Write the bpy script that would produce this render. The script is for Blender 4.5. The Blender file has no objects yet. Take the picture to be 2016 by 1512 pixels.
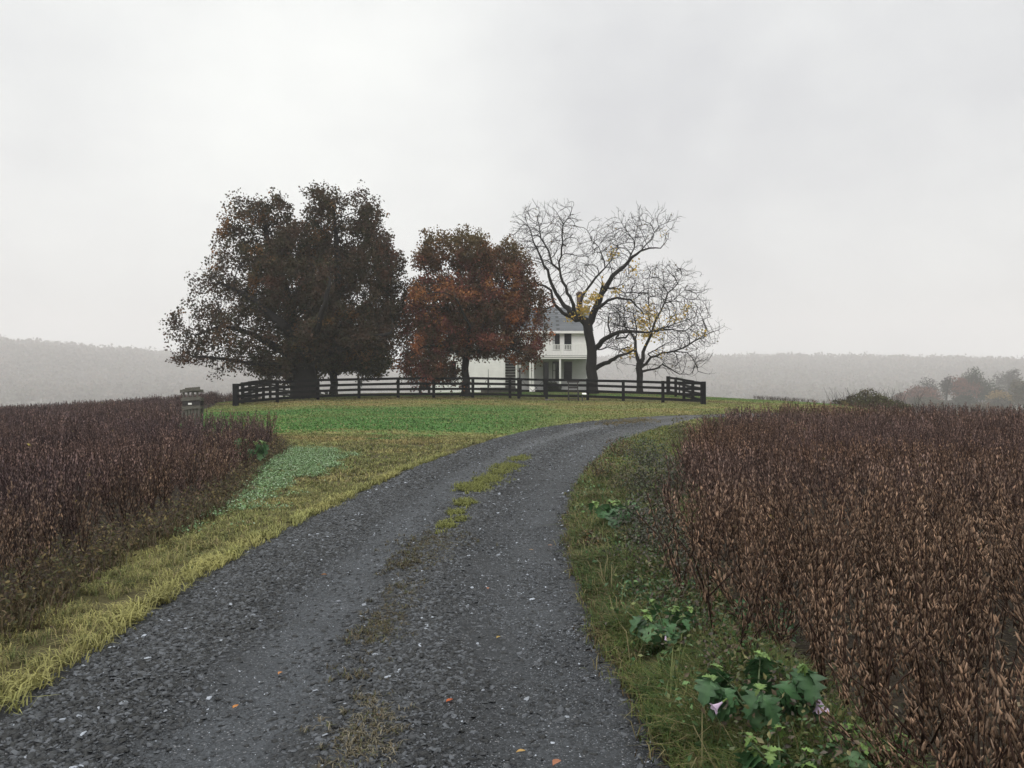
import bpy, math, random
import numpy as np
from math import radians

sc = bpy.context.scene
COL = sc.collection
rng = np.random.default_rng(7)
random.seed(7)

# ------------------------------------------------------------------ camera
F = 1582.0; U0 = 1008.0; V0 = 765.0; CH = 1.6
cam = bpy.data.cameras.new("camera")
cam.sensor_width = 36.0
cam.lens = 36.0 * F / 2016.0
cam.shift_y = (V0 - 756.0) / 2016.0
cam.clip_start = 0.05; cam.clip_end = 6000
camo = bpy.data.objects.new("camera", cam); COL.objects.link(camo)
camo.location = (0, 0, CH); camo.rotation_euler = (radians(90), 0, 0)
sc.camera = camo

# ------------------------------------------------------------------ sky, sun, exposure
SUN_EL, SUN_AZ = 50.0, 20.0           # soft light from behind the camera, slightly to its left
w = bpy.data.worlds.new("World"); sc.world = w; w.use_nodes = True
nt = w.node_tree; nt.nodes.clear()
def N(t, ty, **k):
    n = t.nodes.new(ty)
    for a, b in k.items(): setattr(n, a, b)
    return n
out = N(nt, 'ShaderNodeOutputWorld'); bg = N(nt, 'ShaderNodeBackground')
sky = N(nt, 'ShaderNodeTexSky', sky_type='NISHITA', sun_disc=False)
sky.sun_elevation = radians(SUN_EL); sky.sun_rotation = radians(180 + SUN_AZ)
sky.dust_density = 4.0; sky.air_density = 1.2
tc = N(nt, 'ShaderNodeTexCoord')
def wmath(op, a, b=None):
    n = N(nt, 'ShaderNodeMath', operation=op)
    for i, s in enumerate((a, b)):
        if s is None: continue
        if isinstance(s, (int, float)): n.inputs[i].default_value = s
        else: nt.links.new(s, n.inputs[i])
    return n.outputs[0]
# soft cloud structure, stretched towards the horizon like a real deck
mp = N(nt, 'ShaderNodeMapping'); mp.inputs['Scale'].default_value = (1.0, 1.0, 1.6)
nt.links.new(tc.outputs['Generated'], mp.inputs['Vector'])
n1 = N(nt, 'ShaderNodeTexNoise'); n1.inputs['Scale'].default_value = 2.3; n1.inputs['Detail'].default_value = 4; n1.inputs['Roughness'].default_value = .45
n1.inputs['Distortion'].default_value = .5
nt.links.new(mp.outputs[0], n1.inputs['Vector'])
n2 = N(nt, 'ShaderNodeTexNoise'); n2.inputs['Scale'].default_value = 7.0; n2.inputs['Detail'].default_value = 5; n2.inputs['Roughness'].default_value = .5
nt.links.new(mp.outputs[0], n2.inputs['Vector'])
def spot(u, v, power, amt):
    d = np.array([(u - U0) / F, 1.0, (V0 - v) / F]); d /= np.linalg.norm(d)
    dp = N(nt, 'ShaderNodeVectorMath', operation='DOT_PRODUCT')
    nrm = N(nt, 'ShaderNodeVectorMath', operation='NORMALIZE')
    nt.links.new(tc.outputs['Generated'], nrm.inputs[0])
    nt.links.new(nrm.outputs[0], dp.inputs[0]); dp.inputs[1].default_value = tuple(d)
    m = wmath('MAXIMUM', dp.outputs['Value'], 0.0)
    return wmath('MULTIPLY', wmath('POWER', m, power), amt)
val = wmath('ADD', wmath('MULTIPLY', wmath('SUBTRACT', n1.outputs['Fac'], .5), .40), wmath('MULTIPLY', wmath('SUBTRACT', n2.outputs['Fac'], .5), .22))
for s in ((560, 225, 90, .09), (860, 290, 120, .10), (700, 120, 20, .0), (1250, 180, 34, -.15), (200, 420, 60, -.03), (1750, 330, 9, -.10), (150, 150, 30, -.02), (1650, 600, 40, -.03)):
    val = wmath('ADD', val, spot(*s))
val = wmath('ADD', val, .93)
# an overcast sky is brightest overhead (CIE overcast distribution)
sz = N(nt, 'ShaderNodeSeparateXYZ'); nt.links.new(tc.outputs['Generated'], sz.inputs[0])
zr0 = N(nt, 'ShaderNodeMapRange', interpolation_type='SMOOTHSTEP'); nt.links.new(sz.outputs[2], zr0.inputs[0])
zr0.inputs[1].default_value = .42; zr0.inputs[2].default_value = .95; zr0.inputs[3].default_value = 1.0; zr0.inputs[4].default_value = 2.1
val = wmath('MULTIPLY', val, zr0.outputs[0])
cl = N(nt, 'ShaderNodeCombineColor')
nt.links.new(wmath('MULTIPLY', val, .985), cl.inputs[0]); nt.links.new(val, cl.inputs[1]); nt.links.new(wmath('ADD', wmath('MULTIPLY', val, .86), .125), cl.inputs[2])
skm = N(nt, 'ShaderNodeVectorMath', operation='SCALE'); skm.inputs['Scale'].default_value = .10
nt.links.new(sky.outputs[0], skm.inputs[0])
mx = N(nt, 'ShaderNodeMix', data_type='RGBA'); mx.inputs['Factor'].default_value = .94
nt.links.new(skm.outputs[0], mx.inputs[6]); nt.links.new(cl.outputs[0], mx.inputs[7])
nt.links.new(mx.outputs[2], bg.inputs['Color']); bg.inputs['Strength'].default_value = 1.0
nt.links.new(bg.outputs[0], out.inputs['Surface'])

sun = bpy.data.lights.new("sun", 'SUN'); sun.energy = 1.4; sun.angle = radians(40); sun.color = (1, .975, .955)
suno = bpy.data.objects.new("sun", sun); COL.objects.link(suno)
suno.rotation_euler = (radians(90 - SUN_EL), 0, radians(-SUN_AZ))
suno.location = (0, 0, 60)
sc.view_settings.view_transform = 'Standard'; sc.view_settings.look = 'None'
sc.view_settings.exposure = 0.07; sc.view_settings.gamma = 1.0
sc.cycles.volume_bounces = 2
sc.cycles.max_bounces = 6; sc.cycles.diffuse_bounces = 3; sc.cycles.glossy_bounces = 2
sc.cycles.transparent_max_bounces = 8
sc.cycles.use_denoising = True
sc.cycles.use_adaptive_sampling = True; sc.cycles.adaptive_threshold = .02

# ------------------------------------------------------------------ numpy helpers
def _h(i, seed):
    i = i.astype(np.int64)
    n = i[..., 0] * 374761393 + i[..., 1] * 668265263 + (i[..., 2] * 2147483647 if i.shape[-1] > 2 else 0) + seed * 1274126177
    n = (n ^ (n >> 13)) * 1274126177
    n = n ^ (n >> 16)
    return (n & 0xffffff) / float(0xffffff)
def vn(p, seed=0):
    p = np.asarray(p, float); i = np.floor(p); f = p - i; f = f * f * (3 - 2 * f)
    d = p.shape[-1]; r = 0
    for c in range(1 << d):
        o = np.array([(c >> k) & 1 for k in range(d)])
        wt = 1
        for k in range(d): wt = wt * (f[..., k] if o[k] else 1 - f[..., k])
        r = r + wt * _h(i + o, seed)
    return r
def fbm(p, seed=0, o=3):
    p = np.asarray(p, float); r = 0; a = .5; t = 0
    for k in range(o): r = r + a * vn(p * 2 ** k, seed + k); t += a; a *= .5
    return r / t
def ss(a, b, x):
    t = np.clip((x - a) / (b - a), 0, 1); return t * t * (3 - 2 * t)
def P(u, v, D): return np.array([(u - U0) / F * D, D, CH + (V0 - v) / F * D])
def unit(v): return v / (np.linalg.norm(v, axis=-1, keepdims=True) + 1e-9)

# ------------------------------------------------------------------ mesh helpers
def mesh_np(name, V, faces, mat, col=None, smooth=False):
    """faces: list of (n,k) int arrays"""
    me = bpy.data.meshes.new(name)
    V = np.ascontiguousarray(V, dtype=np.float32)
    me.vertices.add(len(V)); me.vertices.foreach_set('co', V.ravel())
    faces = [f for f in faces if len(f)]
    tot = sum(f.size for f in faces); nf = sum(len(f) for f in faces)
    me.loops.add(tot); me.polygons.add(nf)
    me.loops.foreach_set('vertex_index', np.concatenate([f.ravel() for f in faces]).astype(np.int32))
    cnt = np.concatenate([np.full(len(f), f.shape[1]) for f in faces])
    st = np.concatenate([[0], np.cumsum(cnt)[:-1]]).astype(np.int32)
    me.polygons.foreach_set('loop_start', st)
    if smooth: me.polygons.foreach_set('use_smooth', np.ones(nf, dtype=bool))
    if col is not None:
        a = me.color_attributes.new('Col', 'FLOAT_COLOR', 'POINT')
        c = np.ones((len(V), 4), dtype=np.float32); c[:, :3] = col
        a.data.foreach_set('color', c.ravel())
    me.update(calc_edges=True); me.validate()
    if mat: me.materials.append(mat)
    return me
def link(name, me, parent=None, loc=None):
    o = bpy.data.objects.new(name, me); COL.objects.link(o)
    if parent is not None: o.parent = parent
    if loc is not None: o.location = loc
    return o
def tag(o, label=None, cat=None, group=None, kind=None):
    for k, v in (('label', label), ('category', cat), ('group', group), ('kind', kind)):
        if v: o[k] = v
    return o
def thing(name, label, cat, loc=(0, 0, 0), group=None):
    o = bpy.data.objects.new(name, None); COL.objects.link(o); o.location = loc
    o.empty_display_size = .3
    return tag(o, label, cat, group)

class MB:
    """plain polygon collector"""
    def __init__(s): s.v = []; s.f = []; s.c = []
    def add(s, V, Fs, c=None):
        b = len(s.v); s.v += [tuple(p) for p in V]; s.f += [tuple(b + i for i in f) for f in Fs]
        s.c += [c or (1, 1, 1)] * len(V)
    def box(s, a, b, c=None, jit=0.0):
        (x0, y0, z0), (x1, y1, z1) = a, b
        V = np.array([(x, y, z) for z in (z0, z1) for y in (y0, y1) for x in (x0, x1)], float)
        if jit: V += np.random.default_rng(len(s.v)).normal(0, jit, V.shape)
        s.add(V, [(0, 2, 3, 1), (4, 5, 7, 6), (0, 1, 5, 4), (2, 6, 7, 3), (0, 4, 6, 2), (1, 3, 7, 5)], c)
    def bar(s, p, q, w, h, c=None, up=(0, 0, 1)):
        p = np.array(p, float); q = np.array(q, float); d = unit(q - p)
        sd = np.cross(d, up); sd = unit(sd) if np.linalg.norm(sd) > 1e-5 else np.array([1., 0, 0])
        u2 = np.cross(sd, d)
        V = [e + sd * a * w / 2 + u2 * b * h / 2 for e in (p, q) for a, b in ((-1, -1), (1, -1), (1, 1), (-1, 1))]
        s.add(V, [(0, 1, 2, 3), (7, 6, 5, 4), (0, 4, 5, 1), (1, 5, 6, 2), (2, 6, 7, 3), (3, 7, 4, 0)], c)
    def tube(s, pts, rad, n=8, c=None, cap=True):
        pts = [np.array(p, float) for p in pts]; b = []
        for i, p in enumerate(pts):
            d = unit(pts[min(i + 1, len(pts) - 1)] - pts[max(i - 1, 0)])
            a = np.cross(d, (0.31, 0.95, 0.05)); a = unit(a); e = np.cross(d, a)
            for k in range(n):
                t = 2 * math.pi * k / n; b.append(p + (a * math.cos(t) + e * math.sin(t)) * rad[i])
        Fs = [(i * n + k, i * n + (k + 1) % n, (i + 1) * n + (k + 1) % n, (i + 1) * n + k) for i in range(len(pts) - 1) for k in range(n)]
        if cap: Fs += [tuple(range(n))[::-1], tuple((len(pts) - 1) * n + k for k in range(n))]
        s.add(b, Fs, c)
    def build(s, name, mat, parent=None, bevel=0, smooth=False, off=None):
        me = bpy.data.meshes.new(name)
        V = np.array(s.v)
        if off is not None: V = V - np.array(off)
        me.from_pydata([tuple(p) for p in V], [], s.f)
        a = me.color_attributes.new('Col', 'FLOAT_COLOR', 'POINT')
        c = np.ones((len(V), 4), dtype=np.float32); c[:, :3] = s.c; a.data.foreach_set('color', c.ravel())
        me.materials.append(mat)
        if smooth: me.polygons.foreach_set('use_smooth', np.ones(len(me.polygons), dtype=bool))
        o = link(name, me, parent)
        if bevel:
            m = o.modifiers.new('bevel', 'BEVEL'); m.width = bevel; m.segments = 2; m.limit_method = 'ANGLE'
        return o

# ------------------------------------------------------------------ materials
def mat_new(name):
    m = bpy.data.materials.new(name); m.use_nodes = True; t = m.node_tree; t.nodes.clear()
    o = N(t, 'ShaderNodeOutputMaterial'); b = N(t, 'ShaderNodeBsdfPrincipled'); t.links.new(b.outputs[0], o.inputs[0])
    return m, t, b, o
def mat_col(name, base=None, rough=.8, spec=.3, var=.3, scale=8, bump=0, bscale=40, trans=0, obj=False, stretch=None, strength=1.0):
    """attribute colour (or fixed base) times noise variation, with optional bump and translucency"""
    m, t, b, o = mat_new(name)
    if base is None:
        a = N(t, 'ShaderNodeAttribute', attribute_name='Col'); csrc = a.outputs['Color']
    else:
        a = N(t, 'ShaderNodeRGB'); a.outputs[0].default_value = (*base, 1); csrc = a.outputs[0]
    g = N(t, 'ShaderNodeNewGeometry'); vec = g.outputs['Position']
    if stretch:
        mpp = N(t, 'ShaderNodeMapping'); mpp.inputs['Scale'].default_value = stretch
        t.links.new(vec, mpp.inputs[0]); vec = mpp.outputs[0]
    n = N(t, 'ShaderNodeTexNoise'); n.inputs['Scale'].default_value = scale; n.inputs['Detail'].default_value = 6; n.inputs['Roughness'].default_value = .65
    t.links.new(vec, n.inputs['Vector'])
    mr = N(t, 'ShaderNodeMapRange'); mr.inputs[1].default_value = .3; mr.inputs[2].default_value = .7
    mr.inputs[3].default_value = 1 - var; mr.inputs[4].default_value = 1 + var
    t.links.new(n.outputs['Fac'], mr.inputs[0])
    s = N(t, 'ShaderNodeVectorMath', operation='SCALE'); t.links.new(csrc, s.inputs[0]); t.links.new(mr.outputs[0], s.inputs['Scale'])
    t.links.new(s.outputs[0], b.inputs['Base Color'])
    b.inputs['Roughness'].default_value = rough; b.inputs['Specular IOR Level'].default_value = spec
    if bump:
        n2 = N(t, 'ShaderNodeTexNoise'); n2.inputs['Scale'].default_value = bscale; n2.inputs['Detail'].default_value = 8
        t.links.new(vec, n2.inputs['Vector'])
        bp = N(t, 'ShaderNodeBump'); bp.inputs['Strength'].default_value = strength; bp.inputs['Distance'].default_value = bump
        t.links.new(n2.outputs['Fac'], bp.inputs['Height']); t.links.new(bp.outputs[0], b.inputs['Normal'])
    if trans:
        tr = N(t, 'ShaderNodeBsdfTranslucent'); t.links.new(s.outputs[0], tr.inputs['Color'])
        ms = N(t, 'ShaderNodeMixShader'); ms.inputs[0].default_value = trans
        t.links.new(b.outputs[0], ms.inputs[1]); t.links.new(tr.outputs[0], ms.inputs[2]); t.links.new(ms.outputs[0], o.inputs[0])
    return m
M = {}
M['ground'] = mat_col('ground_cover', rough=.95, spec=.15, var=.35, scale=9, bump=.03, bscale=25)
M['leaf'] = mat_col('autumn_leaf', rough=.75, spec=.12, var=.15, scale=1.2, trans=.22)
M['farleaf'] = mat_col('far_woodland_leaf', rough=.9, spec=.02, var=.12, scale=.02, trans=.5)
M['yleaf'] = mat_col('yellow_leaf', rough=.7, spec=.2, var=.15, scale=5, trans=.35)
M['bark'] = mat_col('wet_bark', base=(.015, .0135, .0135), rough=.85, spec=.2, var=.4, scale=14, bump=.03, bscale=18, stretch=(1, 1, .25))
M['grass'] = mat_col('grass_blade', rough=.7, spec=.2, var=.12, scale=3, trans=.25)
M['soy'] = mat_col('dry_soybean', rough=.8, spec=.12, var=.25, scale=30)
M['weed'] = mat_col('weed_leaf', rough=.48, spec=.35, var=.28, scale=22, trans=.15)
M['stone'] = mat_col('slate_chip', rough=.5, spec=.34, var=.2, scale=60)
M['fence'] = mat_col('black_paint', base=(.0045, .005, .0065), rough=.7, spec=.12, var=.5, scale=6, bump=.003, bscale=60)
M['white'] = mat_col('white_clapboard', base=(.88, .87, .85), rough=.65, spec=.3, var=.07, scale=1.8)
M['trim'] = mat_col('white_trim', base=(.82, .81, .79), rough=.5, spec=.35, var=.05, scale=3)
M['shade'] = mat_col('shaded_white', base=(.50, .50, .50), rough=.7, spec=.3, var=.08, scale=2)  # white greyed down, porch shade put into the wall colour
M['dark'] = mat_col('dark_board', base=(.018, .018, .020), rough=.7, spec=.25, var=.4, scale=8)
M['wood'] = mat_col('weathered_wood', base=(.12, .113, .10), rough=.9, spec=.15, var=.45, scale=7, bump=.004, bscale=30, stretch=(1, 1, 6))
M['glass'] = mat_col('window_glass', base=(.010, .012, .016), rough=.12, spec=.3, var=.3, scale=2)
M['log'] = mat_col('old_log', base=(.035, .034, .034), rough=.9, spec=.15, var=.4, scale=6, bump=.01, bscale=20)
M['chink'] = mat_col('log_chinking', base=(.33, .33, .32), rough=.9, spec=.15, var=.2, scale=6)
M['stonewall'] = mat_col('foundation_stone', base=(.11, .10, .095), rough=.9, spec=.2, var=.5, scale=3, bump=.03, bscale=6)
M['metal'] = mat_col('dark_iron', base=(.03, .03, .033), rough=.5, spec=.5, var=.2)

def shingles():
    m, t, b, o = mat_new('slate_shingle')
    g = N(t, 'ShaderNodeNewGeometry')
    mp = N(t, 'ShaderNodeMapping'); t.links.new(g.outputs['Position'], mp.inputs[0]); mp.inputs['Scale'].default_value = (.9, 0, 5.2)
    sx = N(t, 'ShaderNodeSeparateXYZ'); t.links.new(mp.outputs[0], sx.inputs[0])
    cb = N(t, 'ShaderNodeCombineXYZ'); t.links.new(sx.outputs[0], cb.inputs[0]); t.links.new(sx.outputs[2], cb.inputs[1])
    br = N(t, 'ShaderNodeTexBrick'); t.links.new(cb.outputs[0], br.inputs['Vector'])
    br.inputs['Scale'].default_value = 1; br.inputs['Brick Width'].default_value = 7; br.inputs['Row Height'].default_value = 1
    br.inputs['Mortar Size'].default_value = .13; br.inputs['Color1'].default_value = (.075, .083, .098, 1); br.inputs['Color2'].default_value = (.108, .117, .134, 1)
    br.inputs['Mortar'].default_value = (.022, .024, .03, 1); br.inputs['Bias'].default_value = 0
    n = N(t, 'ShaderNodeTexNoise'); n.inputs['Scale'].default_value = 1.1; n.inputs['Detail'].default_value = 6; t.links.new(g.outputs['Position'], n.inputs['Vector'])
    mr = N(t, 'ShaderNodeMapRange'); mr.inputs[3].default_value = .7; mr.inputs[4].default_value = 1.35; t.links.new(n.outputs['Fac'], mr.inputs[0])
    s = N(t, 'ShaderNodeVectorMath', operation='SCALE'); t.links.new(br.outputs[0], s.inputs[0]); t.links.new(mr.outputs[0], s.inputs['Scale'])
    t.links.new(s.outputs[0], b.inputs['Base Color']); b.inputs['Roughness'].default_value = .6; b.inputs['Specular IOR Level'].default_value = .35
    return m
M['shingle'] = shingles()
def brick():
    m, t, b, o = mat_new('chimney_brick')
    g = N(t, 'ShaderNodeNewGeometry')
    sx = N(t, 'ShaderNodeSeparateXYZ'); t.links.new(g.outputs['Position'], sx.inputs[0])
    ad = N(t, 'ShaderNodeMath', operation='ADD'); t.links.new(sx.outputs[0], ad.inputs[0]); t.links.new(sx.outputs[1], ad.inputs[1])
    cb = N(t, 'ShaderNodeCombineXYZ'); t.links.new(ad.outputs[0], cb.inputs[0]); t.links.new(sx.outputs[2], cb.inputs[1])
    br = N(t, 'ShaderNodeTexBrick'); t.links.new(cb.outputs[0], br.inputs['Vector']); br.inputs['Scale'].default_value = 4.5
    br.inputs['Color1'].default_value = (.12, .06, .045, 1); br.inputs['Color2'].default_value = (.075, .045, .04, 1); br.inputs['Mortar'].default_value = (.16, .15, .14, 1)
    t.links.new(br.outputs[0], b.inputs['Base Color']); b.inputs['Roughness'].default_value = .9
    return m
M['brick'] = brick()
def gravel_mat():
    m, t, b, o = mat_new('slate_gravel')
    g = N(t, 'ShaderNodeNewGeometry'); a = N(t, 'ShaderNodeAttribute', attribute_name='Col')
    def vor(s):
        v = N(t, 'ShaderNodeTexVoronoi'); v.inputs['Scale'].default_value = s; v.inputs['Randomness'].default_value = 1
        t.links.new(g.outputs['Position'], v.inputs['Vector']); return v
    v1 = vor(70); v2 = vor(160)
    sep = N(t, 'ShaderNodeSeparateColor'); t.links.new(v1.outputs['Color'], sep.inputs[0])
    sep2 = N(t, 'ShaderNodeSeparateColor'); t.links.new(v2.outputs['Color'], sep2.inputs[0])
    def rng_(src, a0, a1, b0, b1):
        r = N(t, 'ShaderNodeMapRange'); t.links.new(src, r.inputs[0])
        for i, k in enumerate((a0, a1, b0, b1)): r.inputs[i + 1].default_value = k
        return r.outputs[0]
    def mul(x, y):
        q = N(t, 'ShaderNodeMath', operation='MULTIPLY'); t.links.new(x, q.inputs[0]); t.links.new(y, q.inputs[1]); return q.outputs[0]
    f = mul(rng_(sep.outputs[0], 0, 1, .62, 1.35), rng_(sep2.outputs[1], 0, 1, .7, 1.3))
    n = N(t, 'ShaderNodeTexNoise'); n.inputs['Scale'].default_value = 1.3; n.inputs['Detail'].default_value = 7; n.inputs['Roughness'].default_value = .7
    t.links.new(g.outputs['Position'], n.inputs['Vector'])
    f = mul(f, rng_(n.outputs['Fac'], .3, .7, .75, 1.25))
    s = N(t, 'ShaderNodeVectorMath', operation='SCALE'); t.links.new(a.outputs['Color'], s.inputs[0]); t.links.new(f, s.inputs['Scale'])
    # sparse pale grit
    gr = rng_(sep2.outputs[0], .975, .985, 0, 1)
    mxx = N(t, 'ShaderNodeMix', data_type='RGBA'); t.links.new(gr, mxx.inputs[0]); t.links.new(s.outputs[0], mxx.inputs[6]); mxx.inputs[7].default_value = (.20, .20, .215, 1)
    t.links.new(mxx.outputs[2], b.inputs['Base Color'])
    bp = N(t, 'ShaderNodeBump'); bp.inputs['Strength'].default_value = .8; bp.inputs['Distance'].default_value = .01
    t.links.new(sep.outputs[1], bp.inputs['Height']); 
    bp2 = N(t, 'ShaderNodeBump'); bp2.inputs['Strength'].default_value = .6; bp2.inputs['Distance'].default_value = .004
    t.links.new(sep2.outputs[2], bp2.inputs['Height']); t.links.new(bp.outputs[0], bp2.inputs['Normal']); t.links.new(bp2.outputs[0], b.inputs['Normal'])
    b.inputs['Roughness'].default_value = .7; b.inputs['Specular IOR Level'].default_value = .2
    return m
M['gravel'] = gravel_mat()

# ------------------------------------------------------------------ terrain
ctl = []
for y in (-14, -5, 3, 8, 14, 19):
    for x in (-9, -2, 4, 11): ctl.append((x, y, 0 if y < 18 else .03))
def c3(u, v, D): ctl.append(tuple(P(u, v, D)))
for a in ((1140, 832, 30), (1000, 855, 25.6), (1390, 822, 33), (1380, 818, 36.5), (700, 830, 31), (900, 820, 35), (600, 812, 39), (900, 800, 43), (1200, 803, 43), (550, 862, 23),
          (850, 775, 60), (1000, 774, 68), (1170, 773.5, 57), (1259, 773, 57), (600, 779, 58), (700, 777, 66), (1420, 786, 58), (1480, 787, 60), (1550, 790, 62), (1650, 797, 60), (1500, 799, 44)): c3(*a)
POSTS = [(463, 800, 47), (546, 792, 48.5), (626, 787, 50), (707, 785, 51), (784, 783.5, 51), (854, 783, 51), (931, 782.5, 51), (1004, 784, 51), (1076, 786.5, 50.5), (1157, 787.5, 50), (1227, 789.7, 49), (1305, 793, 48), (1385, 797, 47)]
for a in POSTS: c3(*a)
ctl += [(16, 25, .05), (10, 25, .1), (25, 25, -.1), (14, 12, 0), (20, 18, 0), (12, 31, .22), (20, 32, .08), (30, 32, -.3), (16, 36, .28),
        (10, 80, .7), (-5, 90, .5), (25, 80, -.6), (-28, 45, -.15), (-24.6, 55, .2), (-14, 35, .16), (-13, 22, 0), (-20, 15, -.05), (-25, 30, -.12), (-40, 45, -.6), (-40, 30, -.4),
        (-35, 65, -.8), (-20, 75, .2), (30, 45, -.5), (35, 60, -1.3), (25, 45, .0), (18, 47, .45), (-30, 8, -.2), (30, 6, -.1)]
ctl = np.array(ctl, float)
def _tps(r2): return np.where(r2 > 1e-12, .5 * r2 * np.log(np.maximum(r2, 1e-12)), 0)
_n = len(ctl); _d = ((ctl[:, None, :2] - ctl[None, :, :2]) ** 2).sum(-1)
_A = np.zeros((_n + 3, _n + 3)); _A[:_n, :_n] = _tps(_d) + np.eye(_n) * 6.0
_A[:_n, _n] = 1; _A[:_n, _n + 1:] = ctl[:, :2]; _A[_n, :_n] = 1; _A[_n + 1:, :_n] = ctl[:, :2].T
_w = np.linalg.solve(_A, np.concatenate([ctl[:, 2], np.zeros(3)]))
SKY_U = [-3000, -800, -300, 0, 60, 150, 240, 340, 460, 600, 800, 1000, 1150, 1400, 1560, 1680, 1850, 1960, 2016, 2600, 5000]
SKY_V = [700, 640, 650, 667, 671, 679, 687, 698, 710, 720, 726, 718, 706, 702, 699, 701, 706, 706, 711, 705, 720]
def terrain(x, y):
    x = np.asarray(x, float); y = np.asarray(y, float); sh = x.shape; x = x.ravel(); y = y.ravel()
    xc = np.clip(x, -90, 90); yc = np.clip(y, -40, 130)
    z = np.empty(len(x))
    for i in range(0, len(x), 60000):
        s = slice(i, i + 60000)
        d2 = (xc[s, None] - ctl[None, :, 0]) ** 2 + (yc[s, None] - ctl[None, :, 1]) ** 2
        z[s] = _tps(d2) @ _w[:_n] + _w[_n] + _w[_n + 1] * xc[s] + _w[_n + 2] * yc[s]
    r = np.hypot(x, y - 30)
    wf = ss(42, 130, r)
    az_u = U0 + F * np.clip(x / np.maximum(y, np.abs(x) * .4 + 1), -2, 2)
    sv = np.interp(az_u, SKY_U, SKY_V)
    R = np.hypot(x, y)
    H = (V0 - sv) / F * 1560 * np.clip(y / np.maximum(R, 1), .3, 1) + 1.6 - 17
    p2 = np.stack([x, y], -1)
    vb = -8.8 - 6.2 * ss(400, 800, R)
    hill = vb + (H - vb) * ss(850, 1560, R + 220 * (fbm(p2 / 260, 5) - .5)) * ss(-400, -100, y) + (fbm(p2 / 150, 9) - .5) * 6 * ss(450, 900, R)
    z = z * (1 - wf) + hill * wf
    return z.reshape(sh)
def gz(x, y): return float(terrain(np.array([x]), np.array([y]))[0])
def hit(u, v, dmax=75):
    D = np.exp(np.linspace(np.log(2.0), np.log(dmax), 700))
    x = (u - U0) / F * D; zr = CH + (V0 - v) / F * D; zt = terrain(x, D)
    k = np.where(zr <= zt)[0]
    if len(k) == 0: k = [np.argmin(zr - zt)]
    k = int(k[0])
    if k == 0: return float(x[0]), float(D[0])
    a = (zr - zt)[k - 1]; b = (zr - zt)[k]; t = a / (a - b) if a != b else 0; t = min(max(t, 0), 1)
    d = D[k - 1] + t * (D[k] - D[k - 1])
    return float((u - U0) / F * d), float(d)

# outlines on the ground -------------------------------------------------
LP = [(-2.9, -8), (-2.65, 1), hit(0, 1390), hit(360, 1150), hit(480, 1080), hit(640, 1000), hit(745, 950), hit(830, 912), hit(1000, 856), hit(1140, 832), (9.0, 37.2), (15, 38.9), (26, 39.3), (70, 36)]
RP = [(1.0, -8), (.78, 1), hit(1340, 1512), hit(1225, 1300), hit(1180, 1215), hit(1130, 1060), hit(1140, 970), hit(1175, 915), hit(1225, 872), hit(1300, 843), (8.6, 33.6), (14, 35.2), (26, 35.6), (70, 32)]
def catmull(pts, n):
    pts = np.array(pts, float); out_ = []
    for i in range(len(pts) - 1):
        p0 = pts[max(i - 1, 0)]; p1 = pts[i]; p2 = pts[i + 1]; p3 = pts[min(i + 2, len(pts) - 1)]
        t = np.linspace(0, 1, n, endpoint=False)[:, None]
        out_.append(.5 * (2 * p1 + (p2 - p0) * t + (2 * p0 - 5 * p1 + 4 * p2 - p3) * t * t + (3 * p1 - p0 - 3 * p2 + p3) * t ** 3))
    return np.concatenate(out_ + [pts[-1:]])
LE = catmull(LP, 26); RE = catmull(RP, 26)
FIELD_L = np.array([(-3.1, -3), (-3.3, 3), hit(0, 1235), hit(150, 1135), hit(330, 1050), hit(450, 980), hit(495, 925), hit(550, 885), (-7.3, 22.8), (-9.2, 24.0), (-11.0, 26), (-12.5, 29.8), (-14.6, 36), (-16.9, 43), (-17.7, 47.5), (-20.5, 56), (-22, 78), (-60, 78), (-60, -3)])
FIELD_R = np.array([(1.75, -2), (1.4, 2), (1.24, 3.2), (1.20, 4.3), (1.16, 6.0), (1.60, 8.6), (2.3, 11), (3.2, 15), (4.7, 20), (6.6, 25), (9.5, 29.5), (15, 31.5), (26, 32), (60, 31), (60, -2)])
def inpoly(x, y, poly):
    r = np.zeros(x.shape, bool); n = len(poly); j = n - 1
    for i in range(n):
        xi, yi = poly[i]; xj, yj = poly[j]
        if yi != yj:
            c = ((yi > y) != (yj > y)) & (x < (xj - xi) * (y - yi) / (yj - yi) + xi); r ^= c
        j = i
    return r
ROADP = np.concatenate([LE, RE[::-1]])
def near(x, y, line):
    d = np.full(len(x), 1e9)
    L = line[::2]
    for i in range(0, len(x), 50000):
        s = slice(i, i + 50000)
        d[s] = np.sqrt(((x[s, None] - L[None, :, 0]) ** 2 + (y[s, None] - L[None, :, 1]) ** 2).min(1))
    return d
C = lambda *a: np.array(a, float)
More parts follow.
